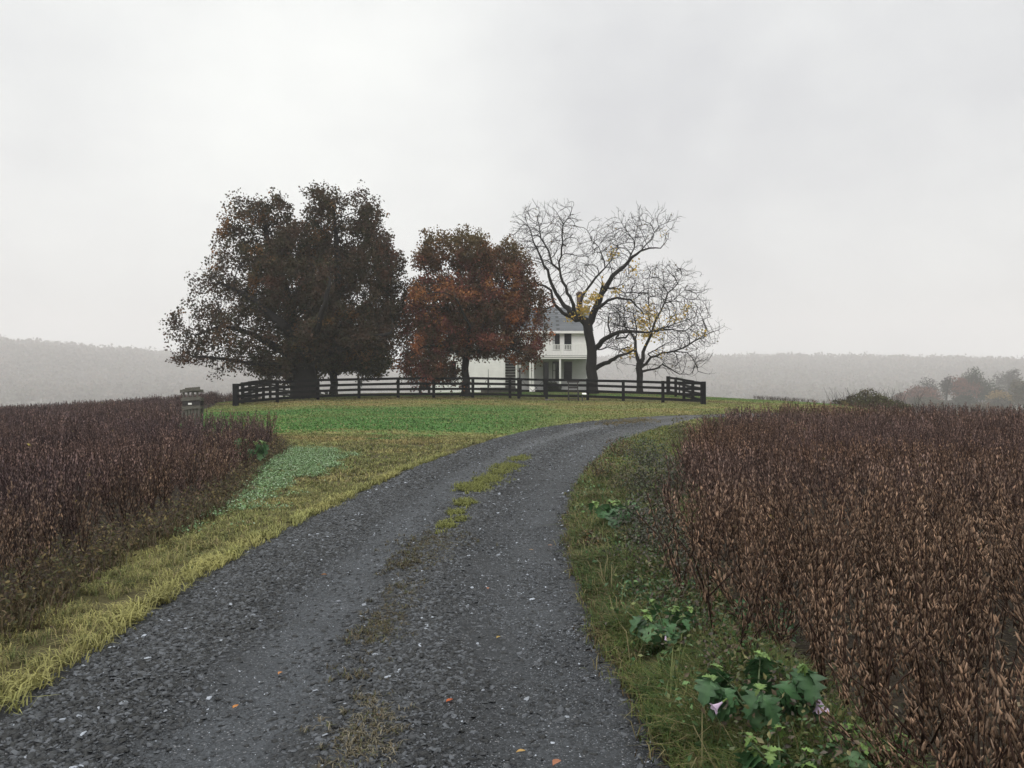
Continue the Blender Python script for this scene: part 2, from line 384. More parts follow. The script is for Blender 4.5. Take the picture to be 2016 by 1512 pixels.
def grass_color(x, y, rnd=None):
    """colour of the turf itself: green lawn on the knoll, olive and straw towards the road"""
    p = np.stack([x, y], -1); n = fbm(p / (2.6, 1.1), 21); n2 = fbm(p / .5, 22); n3 = fbm(p / (3, 1.6), 25)
    green = ss(24.6, 26.2, y + (n - .5) * 4.5 + (n3 - .5) * 5 + (n2 - .5) * 3.5) * (1 - ss(41, 45.5, y + (n - .5) * 4)) * (1 - .9 * ss(-2, 6.0, x + (n3 - .5) * 4)) * ss(-40, -18, x)
    green = np.clip(green * (.62 + .38 * ss(.30, .55, fbm(p / (4.5, .8), 26))), 0, 1)
    green = np.maximum(green, .85 * ss(52, 54, y) * ss(.3, .55, n3))
    g = C(.100, .212, .058); straw = C(.33, .26, .115); olive = C(.22, .235, .085); yel = C(.29, .275, .105)
    c = olive + (straw - olive) * ss(.42, .68, n)[:, None] * .8
    c = c * (1 - green[:, None]) + g * green[:, None]
    dl = near(x, y, LE); k = (1 - ss(.3, 1.9, dl + (n3 - .5) * 1.6)) * (1 - ss(16, 30, y)) * (.45 + .55 * ss(.35, .6, n))
    c = c * (1 - k[:, None]) + (yel * (.75 + .5 * n2)[:, None]) * k[:, None]
    fn = (1 - ss(.2, 1.6, np.abs(y - 50))) * (np.abs(x) < 20) * .55
    c = c * (1 - fn[:, None]) + C(.09, .075, .05) * fn[:, None]
    return c * (.8 + .4 * n2)[:, None]
def ground_color(x, y):
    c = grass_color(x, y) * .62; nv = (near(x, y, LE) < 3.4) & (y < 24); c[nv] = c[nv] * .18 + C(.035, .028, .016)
    soil = C(.035, .028, .022)
    inl = inpoly(x, y, FIELD_L) | inpoly(x, y, FIELD_R)
    c[inl] = soil
    # right hand verge is darker weeds and litter
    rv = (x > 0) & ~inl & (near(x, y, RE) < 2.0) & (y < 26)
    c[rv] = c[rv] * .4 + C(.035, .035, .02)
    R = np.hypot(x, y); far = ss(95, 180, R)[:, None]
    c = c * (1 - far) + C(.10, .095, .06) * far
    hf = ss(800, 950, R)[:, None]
    return c * (1 - hf) + C(.17, .155, .15) * hf  # far hill ground paled, mist put into its colour

# ground sheet ------------------------------------------------------------
GR = 2000.0
rings = np.concatenate([[0.0], np.exp(np.linspace(np.log(.5), np.log(GR), 430))])
a_f = np.linspace(-48, 48, 400); a_b = np.linspace(48, 312, 90)[1:-1]
ang = np.radians(np.concatenate([a_f, a_b]))
XX = np.outer(rings, np.sin(ang)); YY = np.outer(rings, np.cos(ang)) 
xg, yg = XX.ravel(), YY.ravel(); zg = terrain(xg, yg)
p2 = np.stack([xg, yg], -1)
zg = zg + (fbm(p2 / 1.7, 31) - .5) * .05 * (1 - ss(40, 80, np.hypot(xg, yg))) - .01
inroad = inpoly(xg, yg, ROADP); zg = np.where(inroad, zg - .06, zg)
nr, na = XX.shape; idx = np.arange(nr * na).reshape(nr, na)
q = np.stack([idx[:-1], idx[1:], np.roll(idx, -1, 1)[1:], np.roll(idx, -1, 1)[:-1]], -1)[1:].reshape(-1, 4)
tri = np.stack([np.full(na, idx[0, 0]), idx[1], np.roll(idx[1], -1)], -1)
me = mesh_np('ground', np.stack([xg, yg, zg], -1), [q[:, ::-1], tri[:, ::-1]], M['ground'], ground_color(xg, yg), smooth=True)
tag(link('ground', me), 'rolling farmland with grass and bare field soil', 'ground', kind='structure')

# driveway ----------------------------------------------------------------
NT = 64; ts = np.linspace(0, 1, NT)
PX = LE[:, None, :] * (1 - ts[None, :, None]) + RE[:, None, :] * ts[None, :, None]
ej = (fbm(PX[:, :1, :].repeat(NT, 1) / .55, 40) - .5)[..., None] * .35 * (1 - ts)[None, :, None] ** 3 * np.array([1, 0.3])
ej2 = (fbm(PX[:, -1:, :].repeat(NT, 1) / .6, 41) - .5)[..., None] * .35 * ts[None, :, None] ** 3 * np.array([1, 0.3])
PX = PX + ej + ej2
xr, yr = PX[..., 0].ravel(), PX[..., 1].ravel(); tt = np.tile(ts, len(LE))
pr = np.stack([xr, yr], -1); nn = fbm(pr / .5, 42); nb = fbm(pr / 1.6, 43)
def coarse_w(t, x, y):
    n = fbm(np.stack([x, y], -1) / .9, 44) - .5
    t2 = t + n * .12
    return np.clip(1 - ss(.16, .34, t2) + np.exp(-((t2 - .60) / .075) ** 2) * .9 + ss(.95, 1.0, t2) * .3, 0, 1)
cw = coarse_w(tt, xr, yr)
rut = -.035 * (np.exp(-((tt - .38) / .13) ** 2) + np.exp(-((tt - .82) / .12) ** 2))
edge = -.035 * (ss(.06, 0, tt) + ss(.94, 1, tt))
zr_ = terrain(xr, yr) + .012 + rut + edge + (nn - .5) * .02
track = C(.046, .052, .064); darkg = C(.013, .014, .017)
lt = np.clip(np.exp(-((tt - .41) / .12) ** 2) + .55 * np.exp(-((tt - .86) / .11) ** 2) + (nb - .5) * .5, 0, 1)[:, None]
trk = C(.025, .027, .031) * (1 - lt) + C(.051, .056, .065) * lt
cr = trk * (1 - cw)[:, None] + darkg * cw[:, None]
brown = (np.exp(-((tt - .57) / .05) ** 2) * ss(.48, .7, nb) * .45)[:, None]
cr = cr * (1 - brown) + C(.075, .065, .045) * brown
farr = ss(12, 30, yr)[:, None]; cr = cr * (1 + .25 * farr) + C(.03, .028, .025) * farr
ix = np.arange(len(xr)).reshape(len(LE), NT)
qr = np.stack([ix[:-1, :-1], ix[:-1, 1:], ix[1:, 1:], ix[1:, :-1]], -1).reshape(-1, 4)
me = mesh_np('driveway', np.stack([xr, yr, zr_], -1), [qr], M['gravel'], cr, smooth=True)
tag(link('driveway', me), 'dark slate gravel driveway curving up towards the farmhouse', 'driveway', kind='structure')
from_road_rng = np.random.default_rng(77)
def road_pts(n, imin, imax, tw=None):
    """random points on the driveway between edge samples imin..imax"""
    r = from_road_rng
    seg = np.hypot(*(LE[imin + 1:imax + 1] - LE[imin:imax]).T) + .001; cs = np.cumsum(seg) / seg.sum()
    i = np.searchsorted(cs, r.random(n)) ; f = r.random(n); t = r.random(n)
    a = LE[imin + i] * (1 - f)[:, None] + LE[imin + i + 1] * f[:, None]
    b = RE[imin + i] * (1 - f)[:, None] + RE[imin + i + 1] * f[:, None]
    p = a * (1 - t)[:, None] + b * t[:, None]
    return p[:, 0], p[:, 1], t
def road_z(x, y, t):
    p = np.stack([x, y], -1)
    return terrain(x, y) + .012 - .035 * (np.exp(-((t - .38) / .13) ** 2) + np.exp(-((t - .82) / .12) ** 2)) - .035 * (ss(.06, 0, t) + ss(.94, 1, t)) + (fbm(p / .5, 42) - .5) * .02

# ------------------------------------------------------------------ instancing by numpy
def rotz(a):
    c, s = np.cos(a), np.sin(a); z = np.zeros_like(a); o = z + 1
    return np.stack([np.stack([c, -s, z], -1), np.stack([s, c, z], -1), np.stack([z, z, o], -1)], -2)
def rot_from(dirv, roll):
    """matrices whose Z column is dirv"""
    d = unit(dirv); a = np.where(np.abs(d[:, 2:3]) < .95, np.array([[0, 0, 1.]]), np.array([[1., 0, 0]]))
    x = unit(np.cross(a, d)); y = np.cross(d, x)
    c, s = np.cos(roll)[:, None], np.sin(roll)[:, None]
    x2 = x * c + y * s; y2 = -x * s + y * c
    return np.stack([x2, y2, d], -1)
def inst(V, Fs, pos, R, sc_, col, colv=None):
    n = len(pos); sc_ = np.asarray(sc_)
    if sc_.ndim == 1: sc_ = sc_[:, None].repeat(3, 1)
    VV = np.einsum('nij,nvj->nvi', R, V[None] * sc_[:, None, :]) + pos[:, None]
    off = (np.arange(n) * len(V))
    FF = [(f[None] + off[:, None, None]).reshape(-1, f.shape[1]) for f in Fs]
    cc = np.repeat(col[:, None, :], len(V), 1)
    if colv is not None: cc = cc * colv[None]
    return VV.reshape(-1, 3), FF, cc.reshape(-1, 3)
class Acc:
    def __init__(s): s.V = []; s.F = {}; s.C = []; s.n = 0
    def add(s, V, Fs, Cc):
        for f in Fs: s.F.setdefault(f.shape[1], []).append(f + s.n)
        s.V.append(V); s.C.append(Cc); s.n += len(V)
    def build(s, name, mat, parent=None, smooth=False, off=None):
        V = np.concatenate(s.V)
        if off is not None: V = V - np.array(off)
        me = mesh_np(name, V, [np.concatenate(v) for v in s.F.values()], mat, np.concatenate(s.C), smooth)
        return link(name, me, parent)

# ------------------------------------------------------------------ gravel stones
def stones():
    acc = Acc()
    protos = []
    for k in range(8):
        r = np.random.default_rng(k + 500); n = r.integers(5, 8); a = np.sort(r.random(n)) * 2 * np.pi; rad = .7 + .45 * r.random(n)
        top = np.stack([np.cos(a) * rad * .8, np.sin(a) * rad * .8, np.full(n, .30) + r.normal(0, .04, n)], -1)
        mid = np.stack([np.cos(a) * rad, np.sin(a) * rad, np.full(n, -.1)], -1)
        V = np.concatenate([top, mid]); i = np.arange(n); j = (i + 1) % n
        protos.append((V, [np.stack([i, i + n, j + n, j], -1), i[None]]))
    def put(n, i0, i1, smin, smax, cmode):
        x, y, t = road_pts(n, i0, i1)
        wv = coarse_w(t, x, y)
        r = from_road_rng
        keep = r.random(n) < (np.clip(wv * 1.15 + .06, 0, 1) if cmode == 'c' else .12 + .5 * (1 - wv) * (1 - .7 * np.exp(-((t - .41) / .13) ** 2))); keep &= (y > 2.4) & (x > -.75 * y - 1) & (x < .75 * y + 1)
        x, y, t = x[keep], y[keep], t[keep]; m = len(x)
        s = smin + (smax - smin) * r.random(m) ** 2.2
        pos = np.stack([x, y, road_z(x, y, t) + s * .05], -1)
        d = unit(np.stack([r.normal(0, .30, m), r.normal(0, .30, m), np.ones(m)], -1))
        R = rot_from(d, r.random(m) * 6.28)
        g = .009 + .085 * r.random(m) ** 2.2
        g = np.where(r.random(m) < .006, .18 + .22 * r.random(m), g) if cmode == 'c' else np.where(r.random(m) < .03, .2 + .3 * r.random(m), g * 1.5)
        col = np.stack([g * .92, g, g * 1.17], -1)
        k = r.integers(0, 8, m); S = np.stack([s, s * (.6 + .4 * r.random(m)), s * (.5 + .5 * r.random(m))], -1)
        for q in range(8):
            e = k == q
            if e.any(): acc.add(*inst(protos[q][0], protos[q][1], pos[e], R[e], S[e], col[e]))
    put(110000, 30, 90, .006, .027, 'c')
    put(90000, 30, 90, .0028, .008, 'f')
    put(80000, 90, 150, .009, .028, 'c'); put(60000, 90, 150, .006, .014, 'f')
    put(50000, 150, 240, .018, .045, 'c'); put(30000, 150, 240, .012, .03, 'f')
    o = acc.build('gravel', M['stone'])
    tag(o, 'loose dark slate chips and pale grit lying on the driveway', 'gravel', kind='stuff')
stones()

# ------------------------------------------------------------------ grass
def blades(x, y, z, h, wd, lean, col, az=None, r=rng, curl=1.0):
    n = len(x); az = r.random(n) * 2 * np.pi if az is None else az
    dx, dy = np.cos(az), np.sin(az); px, py = -dy, dx
    b = np.stack([x, y, z], -1); D = np.stack([dx, dy, 0 * dx], -1); W = np.stack([px, py, 0 * px], -1) * (wd / 2)[:, None]; UP = np.array([0, 0, 1.])
    m1 = b + D * (lean * h * .35)[:, None] + UP * (h * .6)[:, None]
    t1 = b + D * (lean * h)[:, None] + UP * (h * (1 - .35 * lean * curl).clip(.15, 1))[:, None]
    V = np.stack([b - W, b + W, m1 - W * .8, m1 + W * .8, t1], 1).reshape(-1, 3)
    o = np.arange(n)[:, None] * 5
    Q = np.array([[0, 1, 3, 2]]) + o; T = np.array([[2, 3, 4]]) + o
    cc = np.repeat(col[:, None, :], 5, 1) * np.array([.7, .7, .95, .95, 1.12])[None, :, None]
    return V, [Q, T], cc.reshape(-1, 3)
def scatter(n, x0, x1, y0, y1, r=rng): return x0 + (x1 - x0) * r.random(n), y0 + (y1 - y0) * r.random(n)
def view_ok(x, y, m=1.5): return (np.abs(x) < .66 * y + m) 
def verge_grass():
    acc = Acc(); r = np.random.default_rng(11)
    # tufts of long yellow green grass between the driveway and the left field
    def band(n, y0, y1, nb, hmin, hmax, wd):
        x, y = scatter(n, -9, 3, y0, y1, r)
        rg = (fbm(np.stack([x, y], -1) / .55, 101) - .42) * .75
        k = ~inpoly(x - rg * .6 + .03, y + rg * .4, ROADP) & ~inpoly(x, y, FIELD_L) & view_ok(x, y) & (x < .25 + np.interp(y, LE[:, 1], LE[:, 0]))
        x, y = x[k], y[k]
        dl = near(x, y, LE)
        clump = fbm(np.stack([x, y], -1) / .35, 60)
        k = (clump > .40 - .1 * ss(.0, .5, dl)) ; x, y, clump, dl = x[k], y[k], clump[k], dl[k]
        c0 = grass_color(x, y) * (.5 + .95 * r.random(len(x)))[:, None]; gq = r.random(len(x)) < .28; c0[gq] = C(.13, .15, .055) * (.6 + .7 * r.random(gq.sum()))[:, None]
        m = len(x); X = np.repeat(x, nb) + r.normal(0, .022, m * nb); Y = np.repeat(y, nb) + r.normal(0, .022, m * nb)
        H = np.repeat(hmin + (hmax - hmin) * clump ** 1.5 * 1.4, nb) * (.5 + .7 * r.random(m * nb))
        col = np.repeat(c0, nb, 0) * (.75 + .5 * r.random(m * nb))[:, None]
        tan = r.random(m * nb) < .16; col[tan] = C(.30, .24, .13) * (.6 + .6 * r.random(tan.sum()))[:, None]
        lean = .45 + 1.1 * r.random(m * nb)
        acc.add(*blades(X, Y, terrain(X, Y) - .005, H, wd * (.6 + .8 * r.random(m * nb)), lean, col, r=r))
    band(13000, 3.0, 7.5, 15, .05, .125, .0042)
    band(20000, 7.5, 13, 9, .05, .10, .007)
    band(16000, 13, 24.5, 7, .05, .10, .014)
    # runners that stray on to the gravel edge
    i = r.integers(30, 190, 420); base = LE[i] + r.normal(0, .06, (420, 2)); nb = 12
    X = np.repeat(base[:, 0], nb) + r.normal(0, .03, 420 * nb); Y = np.repeat(base[:, 1], nb) + r.normal(0, .03, 420 * nb)
    col = grass_color(X, Y) * (.8 + .6 * r.random(len(X)))[:, None]
    acc.add(*blades(X, Y, terrain(X, Y), .05 + .09 * r.random(len(X)), .006 + .002 * r.random(len(X)) + .0003 * Y, .6 + r.random(len(X)), col, r=r))
    o = acc.build('verge_grass', M['grass']); tag(o, 'yellow green grass verge along the left edge of the driveway', 'grass', kind='stuff')
verge_grass()
def lawn():
    acc = Acc(); r = np.random.default_rng(12)
    x, y = scatter(230000, -24, 24, 22, 66, r)
    k = ~inpoly(x, y, ROADP) & ~inpoly(x, y, FIELD_L) & ~inpoly(x, y, FIELD_R) & view_ok(x, y, 0) & (r.random(len(x)) < np.clip(1.5 - y / 60, .35, 1)); x, y = x[k], y[k]
    n = len(x); c = grass_color(x, y) * (.7 + .65 * r.random(n))[:, None]
    sp = r.random(n) < .07; c[sp] = C(.27, .23, .11)
    acc.add(*blades(x, y, terrain(x, y) - .01, .035 + .05 * r.random(n), .03 + .04 * r.random(n), .4 + r.random(n) * .9, c, r=r))
    o = acc.build('lawn_grass', M['grass']); tag(o, 'mown green and straw coloured lawn in front of the black fence', 'grass', kind='stuff')
lawn()
def median():
    acc = Acc(); r = np.random.default_rng(13)
    for (u, v, ru, n) in ((720, 1445, 45, 150), (700, 1490, 35, 90), (745, 1245, 30, 190), (775, 1205, 26, 80), (795, 1165, 28, 80), (805, 1110, 30, 150), (840, 1085, 44, 260), (870, 1060, 36, 170), (705, 1330, 30, 30), (735, 1395, 30, 40)):
        cx, cy = hit(u, v); s = ru / F * cy; n = int(n * .6)
        X = cx + r.normal(0, s * .85, n); Y = cy + r.normal(0, s * 1.5, n)
        nb = 10; X = np.repeat(X, nb) + r.normal(0, .012, n * nb); Y = np.repeat(Y, nb) + r.normal(0, .012, n * nb)
        base = np.array([C(.11, .088, .055), C(.095, .10, .045), C(.15, .125, .08), C(.05, .042, .028)])[r.integers(0, 4, n * nb)]
        if v > 1340: base[r.random(n * nb) < .4] = C(.22, .195, .145)
        acc.add(*blades(X, Y, terrain(X, Y), .012 + .035 * r.random(n * nb), .004 + .003 * r.random(n * nb), .5 + r.random(n * nb) * 1.3, base * (.6 + .7 * r.random(n * nb))[:, None], r=r))
    for (u, v, ru, n) in ((880, 1035, 14, 50), (898, 1010, 12, 40), (905, 1025, 10, 30), (935, 960, 24, 300), (965, 945, 22, 200), (985, 930, 18, 160), (1000, 920, 22, 200), (1025, 903, 16, 120), (915, 992, 14, 90), (1200, 832, 26, 120), (1240, 830, 26, 120), (1270, 827, 20, 80)):
        cx, cy = hit(u, v); s = ru / F * cy
        X = np.repeat(cx + r.normal(0, s * .6, n), 8); Y = np.repeat(cy + r.normal(0, s * 1.6, n), 8)
        X += r.normal(0, .03, len(X)); Y += r.normal(0, .03, len(X))
        c = C(.17, .18, .055) * (.6 + .8 * r.random(len(X)))[:, None]
        if v < 840: c = C(.16, .13, .07) * (.6 + .8 * r.random(len(X)))[:, None]
        acc.add(*blades(X, Y, terrain(X, Y), .03 + .05 * r.random(len(X)), .012 + 0 * X, .5 + r.random(len(X)), c, r=r))
    o = acc.build('centre_strip_grass', M['grass']); tag(o, 'low brown and green tufts growing down the middle of the driveway', 'grass', kind='stuff')
median()
def clover():
    acc = Acc(); r = np.random.default_rng(14)
    poly = np.array([hit(*a) for a in ((320, 1062), (390, 1010), (440, 965), (490, 925), (550, 885), (640, 884), (715, 900), (640, 932), (590, 958), (560, 990), (470, 1018), (380, 1045))])
    x, y = scatter(330000, -7, 0, 8, 23, r); k = inpoly(x + (fbm(np.stack([x, y], -1) / .5, 70) - .5) * 1.6, y + r.normal(0, .25, len(x)), poly) & ~inpoly(x, y, FIELD_L); x, y = x[k], y[k]
    k = r.random(len(x)) < ss(.10, .62, fbm(np.stack([x, y], -1) / .3, 71)) * (.25 + .75 * inpoly(x, y, poly)); x, y = x[k], y[k]
    n = len(x); az = r.random(n) * 6.28; R = rot_from(np.stack([r.normal(0, .5, n), r.normal(0, .5, n), np.ones(n)], -1), az)
    a = np.linspace(0, 2 * np.pi, 7)[:-1]; V = np.concatenate([[[0, 0, 0]], np.stack([np.cos(a), np.sin(a) * .8, .15 + 0 * a], -1)])
    Fc = np.array([[0, i + 1, (i + 1) % 6 + 1] for i in range(6)])
    c = np.array([C(.15, .27, .10), C(.25, .39, .20), C(.09, .16, .055), C(.40, .50, .36)])[r.choice(4, n, p=(.40, .26, .24, .10))]
    acc.add(*inst(V, [Fc], np.stack([x, y, terrain(x, y) + .03 + .06 * r.random(n)], -1), R, .007 + .009 * r.random(n), c * (.55 + .5 * r.random(n))[:, None]))
    o = acc.build('clover', M['weed']); tag(o, 'pale mint green low weeds spreading beside the left field', 'ground cover', kind='stuff')
clover()

# ------------------------------------------------------------------ soybeans
def soy_proto(seed, H, nbr, nodes, per, shape, stemsides=3, podL=.045, podW=.011):
    r = np.random.default_rng(seed); V = []; Q = []; T = []; Cc = []; n = 0
    def tube(p, q, a, b, col):
        nonlocal n
        d = unit(q - p); s = unit(np.cross(d, [.3, .9, .1])); e = np.cross(d, s)
        for pt, rad in ((p, a), (q, b)):
            for k in range(3):
                t = 2 * np.pi * k / 3; V.append(pt + (s * np.cos(t) + e * np.sin(t)) * rad); Cc.append(col)
        for k in range(3): Q.append([n + k, n + (k + 1) % 3, n + 3 + (k + 1) % 3, n + 3 + k])
        n += 6
    axes = []
    top = np.array([r.normal(0, .06), r.normal(0, .06), H]); axes.append((np.zeros(3), top))
    for b in range(nbr):
        t = .12 + .35 * r.random(); st = top * t; a = r.random() * 6.28; ln = .10 + .12 * r.random()
        axes.append((st, np.array([st[0] + np.cos(a) * ln, st[1] + np.sin(a) * ln, H * (.68 + .3 * r.random())])))
    for (p, q) in axes:
        L = np.linalg.norm(q - p); ns = 3 if per > 1 else 2
        pts = [p + (q - p) * t + r.normal(0, .012, 3) * (0 < t) for t in np.linspace(0, 1, ns + 1)]
        for i in range(ns): tube(pts[i], pts[i + 1], .0050 - .0026 * i / ns, .0050 - .0026 * (i + 1) / ns, (.24, .20, .21))
        k = max(3, int(nodes * L / H))
        for i in range(k):
            t = (i + .5) / k; z0 = p[2] + (q[2] - p[2]) * t
            if z0 < .12 * H: continue
            c = p + (q - p) * t
            for j in range(per):
                a = r.random() * 6.28; out_ = np.array([np.cos(a), np.sin(a), 0.]); dz = -.9 - 1.2 * r.random() if r.random() < .72 else .5 + r.random()
                d = unit(out_ * .45 + np.array([0, 0, dz])); Lp = podL * (.75 + .5 * r.random()); base = c + out_ * .008
                s = unit(np.cross(d, [.2, .3, .9])); e = np.cross(d, s); W = podW * (.8 + .4 * r.random())
                g = .35 + 1.45 * r.random() ** 1.6; hue = r.random(); col = (g * (1 + .12 * hue), g, g * (1 - .12 * hue))
                if shape == 2:
                    ring = lambda f, w_: [base + d * Lp * f + s * w_, base + d * Lp * f + e * w_ * .5, base + d * Lp * f - s * w_, base + d * Lp * f - e * w_ * .5]
                    V.append(base); V.extend(ring(.3, W * .8)); V.extend(ring(.7, W)); V.append(base + d * Lp * 1.02 + s * W * .5)
                    Cc.extend([col] * 10)
                    for m in range(4):
                        T.append([n, n + 1 + m, n + 1 + (m + 1) % 4]); Q.append([n + 1 + m, n + 5 + m, n + 5 + (m + 1) % 4, n + 1 + (m + 1) % 4]); T.append([n + 9, n + 5 + (m + 1) % 4, n + 5 + m])
                    n += 10
                else:
                    V.extend([base, base + d * Lp * .5 + s * W, base + d * Lp, base + d * Lp * .5 - s * W + e * W * .6]); Cc.extend([col] * 4)
                    T.append([n, n + 1, n + 2]); T.append([n, n + 2, n + 3]); n += 4
    return np.array(V), [f for f in (np.array(Q, int).reshape(-1, 4), np.array(T, int).reshape(-1, 3)) if len(f)], np.array(Cc)
near_p = [soy_proto(100 + i, .78, 4, 23, 3, 2, podL=.037, podW=.0042) for i in range(7)]
mid_p = [soy_proto(200 + i, .78, 4, 18, 3, 1, podL=.040, podW=.0055) for i in range(7)]
far_p = [soy_proto(300 + i, .78, 2, 11, 3, 1, podL=.062, podW=.0095) for i in range(6)]
def soy_field(name, label, poly, bbox, dens, basecol, seed, hs=1.0, extra=None):
    acc = Acc(); r = np.random.default_rng(seed)
    x0, x1, y0, y1 = bbox
    for (d0, d1, prot, dn, sc0) in ((0, 6.5, near_p, dens[0], 1.0), (6.5, 20, mid_p, dens[1], 1.0), (20, 90, far_p, dens[2], 1.05)):
        ya, yb = max(y0, d0 if d0 else y0), min(y1, d1)
        if ya >= yb: continue
        n = int((x1 - x0) * (yb - ya) * dn); x, y = scatter(n, x0, x1, ya, yb, r)
        # drill rows run roughly away from the driveway
        x = np.round(x / .38) * .38 + r.normal(0, .07, n)
        k = inpoly(x, y, poly) & (np.abs(x) < .66 * y + 2.0) & (y > 1.6)
        x, y = x[k], y[k]; n = len(x)
        p = np.stack([x, y], -1)
        hh = hs * (.82 + .36 * r.random(n)) * (.92 + .2 * fbm(p / 1.5, 80))
        pur = fbm(p / 3.0, 81 + seed)[:, None]
        c = basecol[0] * (1 - ss(.35, .65, pur)) + basecol[1] * ss(.35, .65, pur)
        if extra is not None: c = extra(x, y, c)
        c = c * (.62 + .80 * r.random(n))[:, None]
        keepg = fbm(p / .5, 85) > .33
        x, y, n, hh, c = x[keepg], y[keepg], int(keepg.sum()), hh[keepg], c[keepg]
        tilt = np.stack([r.normal(-.05, .19, n), r.normal(0, .19, n), np.ones(n)], -1)
        R = rot_from(tilt, r.random(n) * 6.28); kk = r.integers(0, len(prot), n)
        pos = np.stack([x, y, terrain(x, y) - .02], -1)
        for q in range(len(prot)):
            e = kk == q
            if e.any(): acc.add(*inst(prot[q][0], prot[q][1], pos[e], R[e], hh[e] * sc0, c[e], prot[q][2]))
        if d0 < 20:   # fallen leaves and snapped stalks on the bare soil between the plants
            m = int((x1 - x0) * (yb - ya) * (340 if d0 < 6 else 60)); lx, ly = scatter(m, x0, x1, ya, yb, r); kp = inpoly(lx, ly, poly) & (np.abs(lx) < .66 * ly + 1.0) & (ly > 2); lx, ly = lx[kp], ly[kp]; m = len(lx)
            Vt = np.array([[0, 0, 0], [.5, .22, .12], [1, 0, 0.03], [.5, -.22, .05]]); sz = (.02 + .05 * r.random(m)) * (1 if d0 < 6 else 1.6); S_ = np.stack([sz, sz * (.15 + 1.1 * r.random(m) ** 2), sz], -1)
            dn_ = np.stack([r.normal(0, .4, m), r.normal(0, .4, m), np.ones(m)], -1)
            acc.add(*inst(Vt, [np.array([[0, 1, 2], [0, 2, 3]])], np.stack([lx, ly, terrain(lx, ly) + .03 * r.random(m)], -1), rot_from(dn_, r.random(m) * 6.28), S_, np.array([C(.11, .08, .055), C(.06, .045, .035), C(.20, .16, .11), C(.05, .05, .03)])[r.integers(0, 4, m)] * (.5 + .9 * r.random(m))[:, None]))
        # scattered leftover yellow leaves
        m = int(n * .02); j = r.integers(0, n, m); 
        Vl = np.array([[0, 0, 0], [.5, .35, .1], [1, 0, 0], [.5, -.35, .1]]); Fl = np.array([[0, 1, 2], [0, 2, 3]])
        acc.add(*inst(Vl, [Fl], pos[j] + np.stack([r.normal(0, .08, m), r.normal(0, .08, m), .35 + .42 * r.random(m)], -1), rot_from(r.normal(0, 1, (m, 3)), r.random(m)), .03 + .05 * r.random(m), C(.26, .21, .06) * (.5 + .8 * r.random(m))[:, None]))
    o = acc.build(name, M['soy']); tag(o, label, 'soybean crop', kind='stuff')
    return o
def ex_r(x, y, c):
    k = ss(14, 3, y)[:, None] * .55
    e = (1 - ss(.1, 1.3, near(x, y, FIELD_R[:9])))[:, None] * .2
    return c * (1 - k) + C(.205, .148, .108) * k + e * C(.05, .03, .02)
def ex_l(x, y, c):
    e = (1 - ss(.15, 1.5, near(x, y, FIELD_L[:9].repeat(2, 0))))[:, None] * .55
    return c * (1 - e) + C(.155, .110, .064) * e
soy_field('soybean_crop', 'dry brown soybean field filling the right side beside the driveway', FIELD_R, (1, 24, 1.6, 32.5), (17, 19, 13), (C(.150, .098, .074), C(.132, .092, .086)), 3, 1.03, ex_r)
soy_field('soybean_crop', 'dark purplish dry soybean field on the left of the grass verge', FIELD_L, (-48, -3, 1.6, 78), (17, 20, 9), (C(.138, .096, .088), C(.110, .080, .084)), 4, .96, ex_l)
soy_field('soybean_crop', 'thin dark strip of soybeans on the skyline right of the lawn', np.array([hit(1475, 788.5, 62), (24, 60), (28, 70), (22, 70)]), (17, 30, 55, 73), (0, 0, 8), (C(.07, .055, .055), C(.08, .06, .05)), 6, .42)

